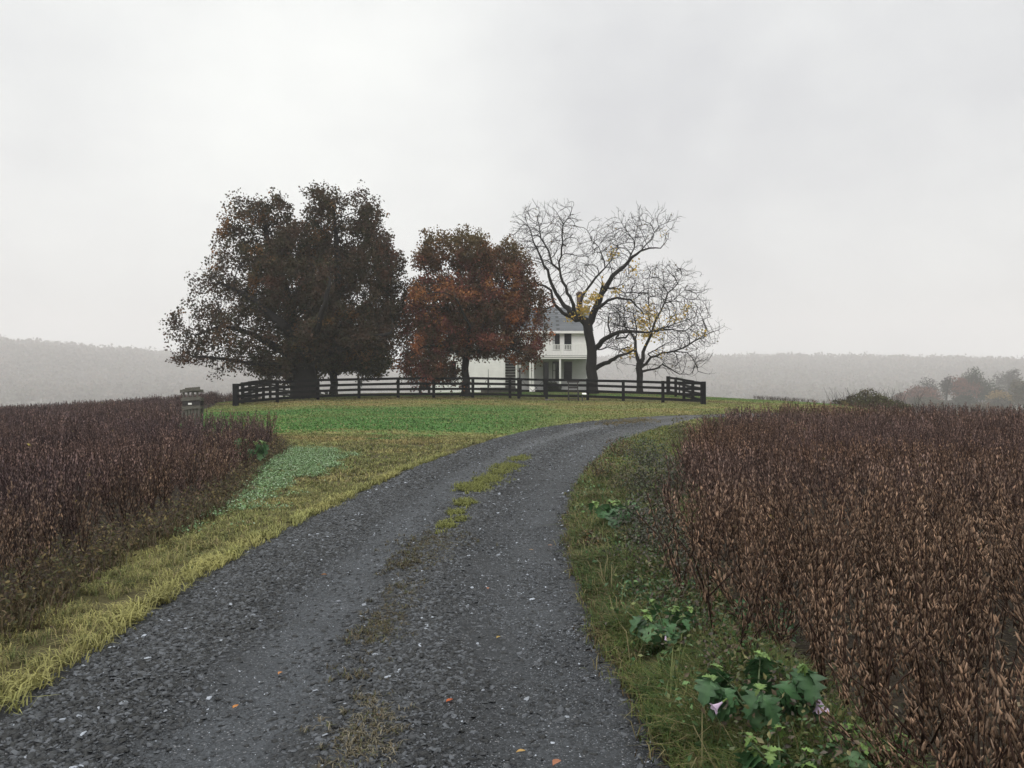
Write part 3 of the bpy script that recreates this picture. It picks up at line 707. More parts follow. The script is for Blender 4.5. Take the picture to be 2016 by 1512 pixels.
# ------------------------------------------------------------------ weeds on the right verge
def verge_weeds():
    acc = Acc(); r = np.random.default_rng(15)
    rx = lambda y: np.interp(y, RE[:, 1][np.argsort(RE[:, 1])], RE[:, 0][np.argsort(RE[:, 1])])
    fx = lambda y: np.interp(y, FIELD_R[:11, 1], FIELD_R[:11, 0])
    def pts(n, y0, y1):
        y = y0 + (y1 - y0) * r.random(n); a = rx(y); b = fx(y) + .25; t = r.random(n); return a + (b - a) * t, y, t
    def g(n, y0, y1, nb, hmin, hmax, wd, cols, p, thr=.3, sd=61, tl=(0, 1)):
        x, y, t = pts(n, y0, y1); cl = fbm(np.stack([x, y], -1) / .4, sd); k = (cl > thr) & (t >= tl[0]) & (t <= tl[1]); x, y, cl, t = x[k], y[k], cl[k], t[k]; m = len(x)
        ci = np.array(cols)[r.choice(len(cols), m, p=p)]
        X = np.repeat(x, nb) + r.normal(0, .03, m * nb); Y = np.repeat(y, nb) + r.normal(0, .03, m * nb)
        H = np.repeat((hmin + (hmax - hmin) * cl ** 1.3) * (.45 + .55 * np.sin(np.clip(t, .05, .9) * 2.2)), nb) * (.5 + .8 * r.random(m * nb))
        acc.add(*blades(X, Y, terrain(X, Y) - .01, H, wd * (.6 + .8 * r.random(m * nb)), .3 + .9 * r.random(m * nb), np.repeat(ci, nb, 0) * (.6 + .75 * r.random(m * nb))[:, None], r=r))
    G1, G2, G3, ST, BR = C(.085, .125, .035), C(.055, .10, .035), C(.14, .15, .05), C(.20, .17, .085), C(.095, .065, .035)
    g(4600, 2.4, 5.2, 12, .10, .36, .0055, (G1, G2, G3, ST), (.4, .25, .2, .15))
    g(1200, 3.8, 5.4, 12, .03, .09, .005, (BR, ST, G1), (.6, .25, .15), tl=(0, .3))
    g(4600, 5.2, 8, 10, .10, .36, .0075, (G1, G2, BR, ST), (.35, .3, .2, .15))
    g(5200, 8, 14, 9, .12, .42, .010, (G1, G2, BR, ST, G3), (.25, .2, .2, .15, .2))
    g(5200, 14, 28, 8, .10, .36, .018, (G3, G1, ST, C(.19, .20, .06)), (.3, .25, .15, .3))
    i = r.integers(30, 215, 700); base = RE[i] + np.stack([r.normal(.0, .05, 700), 0 * i], -1); nb = 9
    X = np.repeat(base[:, 0], nb) + r.normal(0, .03, 700 * nb); Y = np.repeat(base[:, 1], nb) + r.normal(0, .04, 700 * nb)
    acc.add(*blades(X, Y, terrain(X, Y) - .005, .03 + .08 * r.random(len(X)), .004 + .0006 * Y, .6 + r.random(len(X)), np.array([G1, BR, ST, G3])[r.integers(0, 4, len(X))] * (.6 + .7 * r.random(len(X)))[:, None], r=r))
    # long arching straw stems
    x, y, t = pts(420, 3, 24); nb = 5; X = np.repeat(x, nb); Y = np.repeat(y, nb)
    acc.add(*blades(X, Y, terrain(X, Y), .12 + .24 * r.random(len(X)), .0038 + .0005 * Y, .5 + r.random(len(X)), np.repeat(np.array([C(.19, .165, .085), C(.13, .15, .055)])[r.integers(0, 2, 420)], nb, 0), r=r))
    o = acc.build('verge_grass', M['grass']); tag(o, 'tall tangled green and straw grass between driveway and right field', 'grass', kind='stuff')
    # dark bushy broadleaf weeds
    acc = Acc()
    Vl = np.array([[0, 0, 0], [.45, .28, .06], [1, 0, -.1], [.45, -.28, .06]]); Fl = np.array([[0, 1, 2], [0, 2, 3]])
    spots = []
    for (u, v, rad, h, n, cc) in ((1290, 1010, .55, .6, 3300, 0), (1260, 1090, .42, .45, 2600, 0), (1300, 1140, .40, .42, 2600, 0), (1345, 1185, .3, .3, 1500, 0), (1230, 990, .4, .35, 1400, 2), (1215, 905, .5, .4, 1100, 1), (1230, 1050, .3, .25, 1000, 0), (1150, 1085, .16, .16, 500, 1), (1210, 1130, .25, .2, 700, 0), (1180, 950, .35, .35, 1000, 1), (1270, 930, .6, .5, 1900, 0), (1340, 890, .6, .6, 1300, 2),
                               (1240, 970, .4, .4, 1200, 2), (1340, 860, .5, .55, 700, 2), (1390, 842, .6, .5, 700, 2), (1240, 1200, .2, .18, 700, 3), (1330, 1205, .25, .2, 1100, 3), (1290, 1240, .2, .15, 600, 3), (1480, 1250, .3, .2, 600, 3), (1350, 1250, .2, .15, 500, 3)):
        cx, cy = hit(u, v); cx += .05
        q = r.normal(0, 1, (n, 3)); q = q / np.linalg.norm(q, axis=1, keepdims=True) * (r.random(n) ** .45)[:, None]
        ncl = fbm(q * 3.0 + cx, 91); q = q[ncl > .38]; m = len(q)
        x = cx + q[:, 0] * rad * .8; y = cy + q[:, 1] * rad * 1.3; z = terrain(x, y) + h * .55 + q[:, 2] * h * .75
        pal = {0: (C(.060, .055, .045), C(.035, .045, .028), C(.085, .075, .065), C(.045, .06, .03)), 1: (C(.11, .075, .045), C(.07, .05, .035), C(.05, .06, .025), C(.13, .085, .03)),
               2: (C(.09, .075, .045), C(.07, .085, .03), C(.13, .12, .05), C(.05, .04, .03)), 3: (C(.05, .12, .055), C(.07, .15, .07), C(.09, .14, .05), C(.04, .08, .04))}[cc]
        acc.add(*inst(Vl, [Fl], np.stack([x, y, np.maximum(z, terrain(x, y) + .01)], -1), rot_from(r.normal(0, 1, (m, 3)) + [0, 0, .5], r.random(m) * 6), (.012 + .018 * r.random(m)) * (1 + cy * .05), np.array(pal)[r.integers(0, 4, m)] * (.6 + .8 * r.random(m))[:, None]))
        spots.append((cx, cy, h, rad))
    e = catmull(FIELD_R[1:9], 60); n = 13000; i = r.integers(0, len(e), n); p = e[i] + r.normal(-.05, .15, (n, 2)) * [1, .6]; hz_ = .34 * r.random(n) ** .9
    acc.add(*inst(Vl, [Fl], np.stack([p[:, 0], p[:, 1], terrain(p[:, 0], p[:, 1]) + hz_], -1), rot_from(r.normal(0, 1, (n, 3)), r.random(n) * 6), (.014 + .02 * r.random(n)) * (1 + p[:, 1] * .04), np.array([C(.10, .075, .05), C(.07, .085, .035), C(.06, .11, .04), C(.055, .045, .035), C(.13, .12, .05)])[r.integers(0, 5, n)] * (.6 + .7 * r.random(n))[:, None]))
    x, y, t = pts(9000, 2.6, 24); k = fbm(np.stack([x, y], -1) / .35, 95) > .52; x, y = x[k], y[k]; m = len(x)
    acc.add(*inst(Vl, [Fl], np.stack([x, y, terrain(x, y) + .02 + .22 * r.random(m)], -1), rot_from(r.normal(0, .8, (m, 3)) + [0, 0, .8], r.random(m) * 6), (.016 + .022 * r.random(m)) * (1 + y * .05), np.array([C(.06, .13, .05), C(.09, .16, .055), C(.12, .14, .05), C(.05, .09, .04)])[r.integers(0, 4, m)] * (.6 + .8 * r.random(m))[:, None]))
    for (cx, cy, h, rad) in spots:
        for k in range(12):
            a = r.random() * 6.28; m1 = np.array([cx, cy, gz(cx, cy)]); tp = m1 + np.array([np.cos(a) * rad * .6, np.sin(a) * rad * .6, h * (.8 + .5 * r.random())])
            mb = MB(); mb.tube([m1 + [np.cos(a) * .04, np.sin(a) * .04, 0], (m1 + tp) / 2 + r.normal(0, .02, 3), tp], [.004, .003, .0015], 3, cap=False)
            acc.add(np.array(mb.v), [np.array(mb.f)], np.tile(C(.05, .035, .03), (len(mb.v), 1)))
    o = acc.build('weeds', M['weed']); tag(o, 'dark seedy broadleaf weeds at the edge of the right field', 'weeds', kind='stuff')
verge_weeds()
def left_edge_weeds():
    acc = Acc(); r = np.random.default_rng(16)
    e = catmull(FIELD_L[1:9], 60); n = 3000; i = r.integers(0, len(e), n); p = e[i] + r.normal(0, .10, (n, 2)); nb = 6
    X = np.repeat(p[:, 0], nb) + r.normal(0, .03, n * nb); Y = np.repeat(p[:, 1], nb) + r.normal(0, .03, n * nb); ok = (Y > 2.5); X, Y = X[ok], Y[ok]
    cols = np.array([C(.10, .085, .045), C(.085, .06, .04), C(.10, .10, .05), C(.16, .12, .07)])[r.integers(0, 4, len(X))]
    acc.add(*blades(X, Y, terrain(X, Y), (.05 + .15 * r.random(len(X))), .006 + .0007 * Y, .2 + .8 * r.random(len(X)), cols, r=r))
    n = 14000; i = r.integers(0, len(e), n); p = e[i] + r.normal(-.06, .16, (n, 2)); hz_ = .30 * r.random(n) ** .8
    Vl = np.array([[0, 0, 0], [.45, .22, .06], [1, 0, -.1], [.45, -.22, .06]]); Fl = np.array([[0, 1, 2], [0, 2, 3]])
    acc.add(*inst(Vl, [Fl], np.stack([p[:, 0], p[:, 1], terrain(p[:, 0], p[:, 1]) + hz_], -1), rot_from(r.normal(0, 1, (n, 3)), r.random(n) * 6), (.018 + .026 * r.random(n)) * (1 + p[:, 1] * .03), np.array([C(.12, .085, .055), C(.085, .062, .05), C(.10, .10, .05), C(.055, .045, .035), C(.19, .15, .07)])[r.integers(0, 5, n)] * (.6 + .7 * r.random(n))[:, None]))
    o = acc.build('edge_grass', M['grass']); tag(o, 'brown and olive grass fringe along the foot of the left field', 'grass', kind='stuff')
left_edge_weeds()

# ------------------------------------------------------------------ thornapple plants
def thorn_leaf(L, r):
    st = 13; V = []; 
    for i in range(st):
        t = i / (st - 1); wd = .40 * math.sin(math.pi * min(1, t ** .75 * .97 + .03)) ** .8 * (1.42 if i % 3 == 1 else .70 if i % 3 == 2 else 1.0) if 0 < i < st - 1 else .01
        x = t; z = -.55 * t * t; fw = .10 * math.sin(t * 9)
        V += [(x - (.06 if i % 3 == 1 else 0) * -1, wd, z + wd * .25 + fw * .3), (x, 0, z), (x + (.06 if i % 3 == 1 else 0), -wd, z + wd * .25 - fw * .3)]
    V = np.array(V) * L; Q = []
    for i in range(st - 1):
        b = i * 3; Q += [[b, b + 1, b + 4, b + 3], [b + 1, b + 2, b + 5, b + 4]]
    cv = np.tile(np.array([[1.0] * 3, [1.35, 1.3, 1.2], [.95] * 3]), (st, 1))
    return V, np.array(Q), cv
def thornapple(cx, cy, h, rad, nleaf, label, seed, flowers=(), big=.15, group=None):
    r = np.random.default_rng(seed); z0 = gz(cx, cy); root = thing('thornapple_plant', label, 'plant', (cx, cy, z0), group)
    mb = MB(); tips = []
    fork = np.array([0.01, 0, h * .38]); mb.tube([(0, 0, -.02), fork * .5 + [.01, 0, 0], fork], [.011, .010, .009], 6)
    nb = 6
    for k in range(nb):
        a = 2 * math.pi * k / nb + r.normal(0, .25); e = fork + np.array([math.cos(a) * rad * .75, math.sin(a) * rad * .75, h * (.36 + .24 * r.random())]); m = (fork + e) / 2 + [0, 0, .03]
        mb.tube([fork, m, e], [.007, .005, .003], 5); tips += [m, e, (m + e) / 2]
    mb.build('stem', mat_stem, root, smooth=True)
    acc = Acc()
    for i in range(nleaf):
        b = tips[i % len(tips)]; a = math.atan2(b[1], b[0]) + r.normal(0, .9); L = big * (.55 + .7 * r.random())
        V, Q, cv = thorn_leaf(L, r); pit = .35 + .75 * r.random()
        c, s = math.cos(a), math.sin(a); cp, sp = math.cos(pit), math.sin(pit)
        X = V[:, 0] * cp + V[:, 2] * sp; Z = -V[:, 0] * sp * .8 + V[:, 2] * cp; Vr = np.stack([X * c - V[:, 1] * s, X * s + V[:, 1] * c, Z], -1) + b + r.normal(0, .01, 3)
        col = [C(.050, .115, .050), C(.040, .095, .040), C(.075, .150, .070), C(.035, .08, .035)][r.integers(0, 4)]
        acc.add(Vr, [Q], cv * col)
    for i in range(nb * 5):   # young yellow green leaves crowding the tips
        b = tips[(i // 5) * 3 + 1] + np.array([0, 0, .015]); a = r.random() * 6.28; V, Q, cv = thorn_leaf(big * .36 * (.5 + .8 * r.random()), r); c, s = math.cos(a), math.sin(a)
        pt_ = r.uniform(-.7, .75); cp, sp = math.cos(pt_), math.sin(pt_); V = np.stack([V[:, 0] * cp + V[:, 2] * sp, V[:, 1], -V[:, 0] * sp + V[:, 2] * cp], -1); Vr = np.stack([V[:, 0] * c - V[:, 1] * s, V[:, 0] * s + V[:, 1] * c, V[:, 2] + .01], -1) + b
        acc.add(Vr, [Q], cv * C(.11, .185, .05) * (.7 + .5 * r.random()))
    acc.build('foliage', M['weed'], root, smooth=True)
    for (p, d, L) in flowers:
        d = unit(np.array(d, float)); s = unit(np.cross(d, [0, .3, 1.])); e = np.cross(d, s); Vv = []; Cc = []; ns = 20
        prof = ((0, .05, 0), (.35, .06, 0), (.36, .05, 1), (.6, .09, 1), (.85, .17, 1), (.97, .27, 1), (1.0, .33, 1))
        for (t, w_, kk) in prof:
            for j in range(ns):
                th = 2 * math.pi * j / ns; lob = 1 + .22 * math.cos(5 * th) * max(0, t - .6) * 2; 
                Vv.append(np.array(p) + d * L * (t + .05 * math.cos(5 * th) * (t > .9)) + (s * math.cos(th) + e * math.sin(th)) * w_ * L * lob); Cc.append(C(.16, .24, .07) if not kk else C(.62, .50, .66) * (1 - .12 * math.cos(5 * th)))
        Q = np.array([[i * ns + j, i * ns + (j + 1) % ns, (i + 1) * ns + (j + 1) % ns, (i + 1) * ns + j] for i in range(len(prof) - 1) for j in range(ns)])
        link('flower', mesh_np('flower', np.array(Vv), [Q], M['yleaf'], np.array(Cc), True), root)
    return root
mat_stem = mat_col('plant_stem', base=(.05, .07, .03), rough=.6, var=.3)
thornapple(1.04, 3.45, .44, .27, 84, 'big leafy green thornapple with lilac trumpet flowers beside the lower right gravel edge', 31, flowers=(((.22, -.10, .36), (.25, -.15, -1), .10), ((-.16, -.16, .33), (-.9, -.3, -.5), .07)), big=.108, group='thornapple plants')
thornapple(.90, 4.75, .30, .20, 22, 'smaller green thornapple in the long grass above the big flowering one', 32, flowers=(((-.02, -.12, .2), (.1, -.5, -1), .05),), big=.11, group='thornapple plants')
thornapple(1.08, 8.6, .42, .26, 22, 'dark green drooping thornapple halfway up the right edge of the driveway', 33, big=.16, group='thornapple plants')
thornapple(1.36, 3.12, .24, .17, 16, 'low thornapple cut by the bottom edge at the foot of the soybeans', 34, big=.11, group='thornapple plants')
thornapple(1.00, 3.02, .26, .14, 15, 'young thornapple shoot with pale tips in front of the big flowering one', 35, big=.10, group='thornapple plants')
thornapple(*[hit(495, 922)[0], hit(495, 922)[1]], .6, .3, 22, 'single green thornapple standing in the edge of the left soybean field', 36, big=.22, group='thornapple plants')

# ------------------------------------------------------------------ fallen leaves on the driveway
for i, (u, v, c, lab) in enumerate(((638, 1133, (.42, .20, .09), 'tan orange fallen leaf on the smooth left wheel track, farthest of the leaves there'),
        (551, 1328, (.55, .25, .10), 'orange fallen leaf lying on the left wheel track between two others'), (464, 1394, (.55, .24, .08), 'orange fallen leaf nearest the coarse left gravel edge'),
        (885, 1382, (.50, .13, .05), 'small red orange fallen leaf on the gravel right of the centre tufts'), (960, 1160, (.36, .17, .11), 'brownish pink fallen leaf near the middle of the driveway'),
        (1083, 1075, (.45, .25, .16), 'pale tan fallen leaf close to the right driveway edge'), (1046, 1084, (.40, .27, .16), 'thin buff fallen leaf left of the pale tan one by the right edge'),
        (981, 1257, (.45, .32, .11), 'curled yellow fallen leaf in the right wheel track'), (1025, 1483, (.50, .32, .12), 'yellow orange fallen leaf near the bottom of the right wheel track'),
        (1095, 1506, (.45, .20, .12), 'large brown orange fallen leaf at the bottom edge of the picture'), (745, 1412, (.42, .18, .08), 'dull orange fallen leaf beside the dry centre tufts'))):
    x, y = hit(u, v); r = np.random.default_rng(i + 900); a = r.random() * 6.28; s = .022 if i != 9 else .032
    z = gz(x, y) + .006
    t = np.linspace(0, 1, 6); hw = [.05, .32, .42, .36, .2, .02]
    V = np.array([(tt_ * 2 - 1, sgn * hw[k] * 1.3, .18 * abs(sgn) + .18 * math.sin(tt_ * 3)) for k, tt_ in enumerate(t) for sgn in (-1, 0, 1)]) * s
    Q = np.array([[k * 3 + j, k * 3 + j + 1, k * 3 + j + 4, k * 3 + j + 3] for k in range(5) for j in range(2)])
    R = rotz(np.array([a]))[0]
    o = link('fallen_leaf', mesh_np('fallen_leaf', V @ R.T, [Q], M['yleaf'], np.tile(C(*c), (len(V), 1))), None, (x, y, z))
    tag(o, lab, 'leaf', 'fallen leaves on the gravel')

# ------------------------------------------------------------------ trees
def tubes_from(nodes, parent, rad, sides=5, minr=0):
    """one frustum per edge, rings shared along a chain"""
    n = len(nodes); ch = [[] for _ in range(n)]
    for i in range(n):
        if parent[i] >= 0: ch[parent[i]].append(i)
    V = []; Q = []; cnt = 0
    starts = [(i, -1) for i in range(n) if parent[i] < 0]
    stack = [(i, None) for i, _ in starts]
    while stack:
        i, par = stack.pop(); chain = ([par] if par is not None else []) + [i]
        cur = i
        while ch[cur]:
            c = sorted(ch[cur], key=lambda k: -rad[k]); 
            for k in c[1:]: stack.append((k, cur))
            cur = c[0]; chain.append(cur)
        if len(chain) < 2: continue
        pts = nodes[chain]; rr = rad[chain].copy()
        if par is not None: rr[0] = min(rr[0], rr[1] * 1.15)
        d = np.gradient(pts, axis=0); d = unit(d); ref = np.array([.35, .9, .22]); a = unit(np.cross(d, ref)); e = np.cross(d, a)
        sd = 8 if rr.max() > .12 else (sides if rr.max() > .03 else 3)
        th = np.arange(sd) * 2 * np.pi / sd
        ringv = pts[:, None] + (a[:, None] * np.cos(th)[None, :, None] + e[:, None] * np.sin(th)[None, :, None]) * rr[:, None, None]
        m = len(chain); V.append(ringv.reshape(-1, 3)); ii = np.arange(m - 1)[:, None] * sd; kk = np.arange(sd)[None]
        Q.append(np.stack([ii + kk, ii + (kk + 1) % sd, ii + sd + (kk + 1) % sd, ii + sd + kk], -1).reshape(-1, 4) + cnt); cnt += m * sd
    return np.concatenate(V), np.concatenate(Q)
def colonize(nodes, parent, attr, step, infl, kill, iters, r, grav=0.0, wig=.15, keepd=.35):
    nodes = list(map(np.array, nodes)); parent = list(parent)
    attr = attr.copy(); A = np.array(nodes)
    bd = np.full(len(attr), 1e9); bi = np.zeros(len(attr), int)
    def upd(lo):
        arr = np.array(nodes[lo:])
        for i in range(0, len(attr), 4000):
            s = slice(i, i + 4000)
            d = np.linalg.norm(attr[s, None] - arr[None], axis=-1); j = d.argmin(1); m = d[np.arange(len(j)), j]
            b = m < bd[s]; bd[s] = np.where(b, m, bd[s]); bi[s] = np.where(b, j + lo, bi[s])
    upd(0)
    for it in range(iters):
        keep = bd > kill
        attr = attr[keep]; bd = bd[keep]; bi = bi[keep]
        if len(attr) == 0: break
        act = bd < infl
        if not act.any():
            act = bd < bd.min() + infl
        ids = np.unique(bi[act]); lo = len(nodes); arr = np.array(nodes)
        dv = unit(attr[act] - arr[bi[act]]); sm = np.zeros((lo, 3)); np.add.at(sm, bi[act], dv)
        for i in ids:
            d = sm[i] / (np.linalg.norm(sm[i]) + 1e-6) + r.normal(0, wig, 3) + [0, 0, grav]
            if parent[i] >= 0: d = d + keepd * unit(arr[i] - arr[parent[i]])
            nodes.append(arr[i] + unit(d) * step); parent.append(int(i))
        upd(lo)
        if len(nodes) > 14000: break
    return np.array(nodes), np.array(parent)
def radii(nodes, parent, base, tip=.008, ex=2.4):
    n = len(nodes); s = np.zeros(n); 
    for i in range(n - 1, -1, -1):
        if s[i] == 0: s[i] = tip ** ex
        if parent[i] >= 0: s[parent[i]] += s[i]
    rad = s ** (1 / ex); m = base > 0
    rad[m] = base[m]
    return rad
def trace(limbs, D):
    """limbs: list of (points [(u,v,width_px,depth)], attach) -> nodes, parents, radii; each new limb hangs on the nearest earlier node"""
    nodes = []; par = []; rad = []
    for li, L in enumerate(limbs):
        pts = [np.append(P(u, v, D + dd), w_ * .54 / F * D) for (u, v, w_, dd) in L]
        dense = [pts[0]]
        for a, b in zip(pts[:-1], pts[1:]):
            k = max(1, int(np.linalg.norm((b - a)[:3]) / .35))
            for j in range(1, k + 1): dense.append(a + (b - a) * j / k)
        dense = np.array(dense)
        if len(dense) > 3: dense[1:-1, :3] += np.random.default_rng(li).normal(0, .03, (len(dense) - 2, 3))
        if li == 0: pr = -1; start = 0
        else:
            dd = np.linalg.norm(np.array(nodes) - dense[0, :3], axis=1); pr = int(dd.argmin()); start = 1 if dd.min() < .25 else 0
        for q_ in dense[start:]:
            nodes.append(q_[:3]); par.append(pr); rad.append(q_[3]); pr = len(nodes) - 1
    return nodes, par, rad
def lobes_pts(lobes, D, n, r, shell=.35):
    vol = np.array([l[2] * l[3] * l[5] for l in lobes], float); out_ = []
    k = r.choice(len(lobes), n, p=vol / vol.sum())
    q_ = r.normal(0, 1, (n, 3)); q_ = unit(q_) * (shell + (1 - shell) * r.random(n) ** .6)[:, None]
    L = np.array(lobes, float)[k]; Dd = D + L[:, 4] + q_[:, 1] * L[:, 5]
    s = F / D
    u = L[:, 0] + q_[:, 0] * L[:, 2]; v = L[:, 1] + q_[:, 2] * L[:, 3]
    return np.stack([(u - U0) / s, Dd, CH + (V0 - v) / s], -1)
LEAFV = np.array([[0, 0, 0], [.5, .42, .12], [1, 0, 0], [.5, -.42, .12]]); LEAFF = np.array([[0, 1, 2], [0, 2, 3]])
def leaves(acc, pos, size, col, r, drop=.4):
    n = len(pos); d = r.normal(0, 1, (n, 3)) - [0, 0, drop]
    acc.add(*inst(LEAFV, [LEAFF], pos, rot_from(d, r.random(n) * 6.28), size * (.7 + .6 * r.random(n)), col))
def leafy_tree(label, limbs, lobes, D, nattr, nleaf, lsize, colfn, seed, tip=.011, step=.38, cat='tree', name='autumn_tree', gap=.36, spread=.22, group=None, sparse=None):
    r = np.random.default_rng(seed); nodes, par, rad = trace(limbs, D)
    at = lobes_pts(lobes, D, nattr, r)
    nd, pr = colonize(nodes, par, at, step, 2.6, .42, 90, r)
    base = np.zeros(len(nd)); base[:len(rad)] = rad
    rd = radii(nd, pr, base, tip); loc = nodes[0]
    root = thing(name, label, cat, tuple(loc), group)
    V, Q = tubes_from(nd, pr, rd)
    me = mesh_np('trunk', V - loc, [Q], M['bark'], None, True); link('trunk', me, root)
    thin = np.where(rd < .035)[0]; thin = thin[thin >= len(rad)]
    cl = fbm(nd[thin] / 1.1, seed + 5); thin = thin[cl > gap] if gap else thin
    _, ui = np.unique(np.floor(nd[thin] / .24).astype(int), axis=0, return_index=True); thin = thin[ui]
    ncl = nleaf // 8; k = r.choice(thin, ncl); cen = nd[k] + r.normal(0, spread, (ncl, 3))
    if sparse is not None: cen = cen[r.random(len(cen)) < sparse(cen)]
    pos = np.repeat(cen, 8, 0) + r.normal(0, .13, (len(cen) * 8, 3))
    acc = Acc(); leaves(acc, pos, lsize, colfn(pos, r), r)
    acc.build('crown', M['leaf'], root, off=loc)
    return root
def pal(pos, r, cols, sc_, seed, jit=.35):
    n = fbm(pos / sc_, seed); n = np.clip((n - .25) / .5, 0, .999) * (len(cols) - 1); i = n.astype(int); f = (n - i)[:, None]; Cc = np.array(cols)
    c = Cc[i] * (1 - f) + Cc[np.minimum(i + 1, len(cols) - 1)] * f
    return c * (1 - jit + 2 * jit * r.random(len(pos)))[:, None]

# big dark maple on the left
def col_big(pos, r):
    c = pal(pos, r, [C(.100, .050, .034), C(.050, .046, .027), C(.072, .042, .030), C(.042, .046, .026), C(.19, .095, .040)], 1.6, 7)
    return c
BIG_L = [[(600, 788, 62, 0), (601, 775, 50, 0), (600, 745, 42, 0), (600, 715, 40, 0), (598, 690, 34, 0)],
         [(598, 700, 30, 0), (640, 640, 22, -1), (668, 560, 16, -1), (662, 470, 9, 0), (655, 400, 4, 0)],
         [(598, 700, 28, 0), (575, 640, 22, 1), (560, 560, 16, 1), (530, 480, 10, 1), (515, 410, 4, 1)],
         [(598, 715, 24, 0), (555, 690, 16, -1), (500, 660, 10, -2), (440, 640, 6, -2), (385, 660, 3, -2)],
         [(600, 735, 18, 0), (560, 720, 12, -1), (500, 715, 8, -1), (430, 705, 5, -1), (375, 700, 3, -1)],
         [(600, 705, 26, 0), (650, 660, 18, 1), (710, 610, 12, 1), (760, 560, 6, 1)],
         [(600, 715, 22, 0), (660, 690, 14, -2), (720, 670, 9, -3), (770, 655, 5, -3)],
         [(598, 695, 22, 0), (560, 640, 16, -3), (500, 590, 10, -3), (430, 555, 5, -3)],
         [(599, 700, 24, 0), (610, 640, 18, 4), (600, 560, 12, 5), (590, 500, 6, 5)], [(599, 705, 20, 0), (620, 660, 14, -4), (640, 600, 9, -5), (650, 550, 5, -5)]]
BIG_LOBES = [(625, 440, 42, 50, 1, 2.4), (690, 414, 52, 40, 0, 2.4), (600, 488, 70, 45, 0, 3.2), (725, 465, 46, 48, 0, 2.4), (655, 414, 66, 44, 0, 3.0), (715, 440, 42, 55, 0, 2.4), (535, 425, 42, 50, 1, 2.2), (490, 440, 42, 55, 0, 2.2), (455, 480, 34, 50, 0, 2), (490, 540, 75, 60, -1, 3.4), (425, 560, 36, 42, -1, 2), (400, 640, 55, 40, -1, 2.4), (390, 690, 52, 34, -1, 2.2),
             (600, 560, 110, 90, 0, 4.6), (740, 520, 58, 62, 0, 3), (745, 600, 58, 60, 0, 3.2), (735, 670, 52, 42, -1, 3), (640, 650, 110, 70, 0, 4.8), (500, 650, 80, 60, -1, 4), (560, 715, 70, 28, 0, 3.6), (460, 715, 60, 24, -1, 2.2), (640, 535, 80, 60, 1, 4)]
leafy_tree('tallest broad dark maroon tree behind the left end of the black fence', BIG_L, BIG_LOBES, 52.6, 6600, 132000, .15, col_big, 21, name='maple_tree', gap=.47, sparse=lambda p: .42 + .58 * ss(-18.5, -14.5, p[:, 0] + (p[:, 2] - 7) * .35))
def col_back(pos, r): return pal(pos, r, [C(.045, .050, .022), C(.075, .062, .022), C(.04, .04, .024), C(.12, .085, .028)], 1.8, 9)
leafy_tree('lower olive green tree with slim dark trunk standing right of the tallest tree', [[(656, 784, 20, 0), (657, 765, 14, 0), (658, 735, 14, 0), (655, 700, 10, 0), (660, 660, 6, 0)], [(657, 740, 10, 0), (700, 710, 6, 0), (740, 700, 3, 0)], [(657, 735, 10, 0), (600, 710, 6, 1), (540, 715, 3, 1), (500, 725, 2, 1)]],
    [(660, 690, 90, 42, 0, 3.5), (725, 715, 48, 28, 0, 2.4), (560, 722, 66, 26, 2, 2.2), (505, 725, 34, 22, 2, 1.6)], 59, 1500, 26000, .18, col_back, 22, name='shade_tree')
def col_red(pos, r):
    c = pal(pos, r, [C(.34, .120, .046), C(.115, .052, .034), C(.085, .060, .032), C(.155, .048, .044), C(.28, .125, .048)], 1.5, 11)
    z = pos[:, 2]; top = ss(9.0, 11.5, z + (fbm(pos / 1.5, 12) - .5) * 2)[:, None] * .75
    c = c * (1 - top) + C(.115, .090, .038) * top * (.7 + .6 * r.random(len(pos)))[:, None]
    rr = (ss(1.0, 2.5, pos[:, 0]) * ss(6.5, 5, z) * .0)[:, None]
    return c * (1 - rr) + C(.12, .035, .035) * rr
RED_L = [[(917, 781, 26, 0), (917, 770, 17, 0), (917, 735, 14, 0), (918, 700, 14, 0), (925, 670, 12, 0)], [(925, 672, 9, 0), (950, 620, 7, -1), (985, 570, 4, -1), (1010, 530, 3, -1)], [(925, 672, 9, 0), (915, 600, 6, 1), (905, 540, 4, 1), (910, 490, 3, 1)],
         [(918, 705, 8, 0), (880, 680, 5, -1), (840, 680, 4, -2), (810, 700, 2, -2)], [(918, 700, 8, 0), (970, 680, 5, -1), (1020, 690, 3, -1), (1040, 700, 2, -1)], [(920, 690, 8, 0), (880, 620, 5, 0), (850, 560, 3, 0), (830, 510, 2, 0)], [(925, 670, 8, 0), (945, 580, 5, 2), (950, 500, 3, 2)], [(922, 680, 8, 0), (925, 640, 5, -3), (900, 590, 3, -4)]]
RED_LOBES = [(850, 500, 36, 38, 0, 2), (925, 500, 62, 34, 0, 3), (985, 520, 52, 44, 0, 2.6), (1025, 560, 30, 60, 0, 2), (870, 600, 62, 56, -1, 3), (930, 600, 80, 70, 0, 3.4), (1005, 630, 48, 50, 0, 2.6), (815, 660, 34, 45, 0, 1.8), (830, 710, 40, 40, 0, 2), (860, 725, 30, 24, -1, 1.5), (890, 655, 80, 42, 0, 3), (985, 668, 66, 36, 0, 2.8), (1035, 690, 30, 44, 0, 1.8), (925, 692, 46, 16, 0, 1.6), (800, 725, 20, 24, 0, 1.2), (812, 600, 26, 40, 0, 1.6), (1052, 610, 24, 60, 0, 1.6), (1060, 660, 16, 40, 0, 1.2), (790, 690, 20, 36, 0, 1.2), (915, 474, 50, 20, 0, 2), (850, 478, 24, 22, 0, 1.4), (815, 742, 24, 14, 0, 1.2), (852, 742, 24, 14, 0, 1.2)]
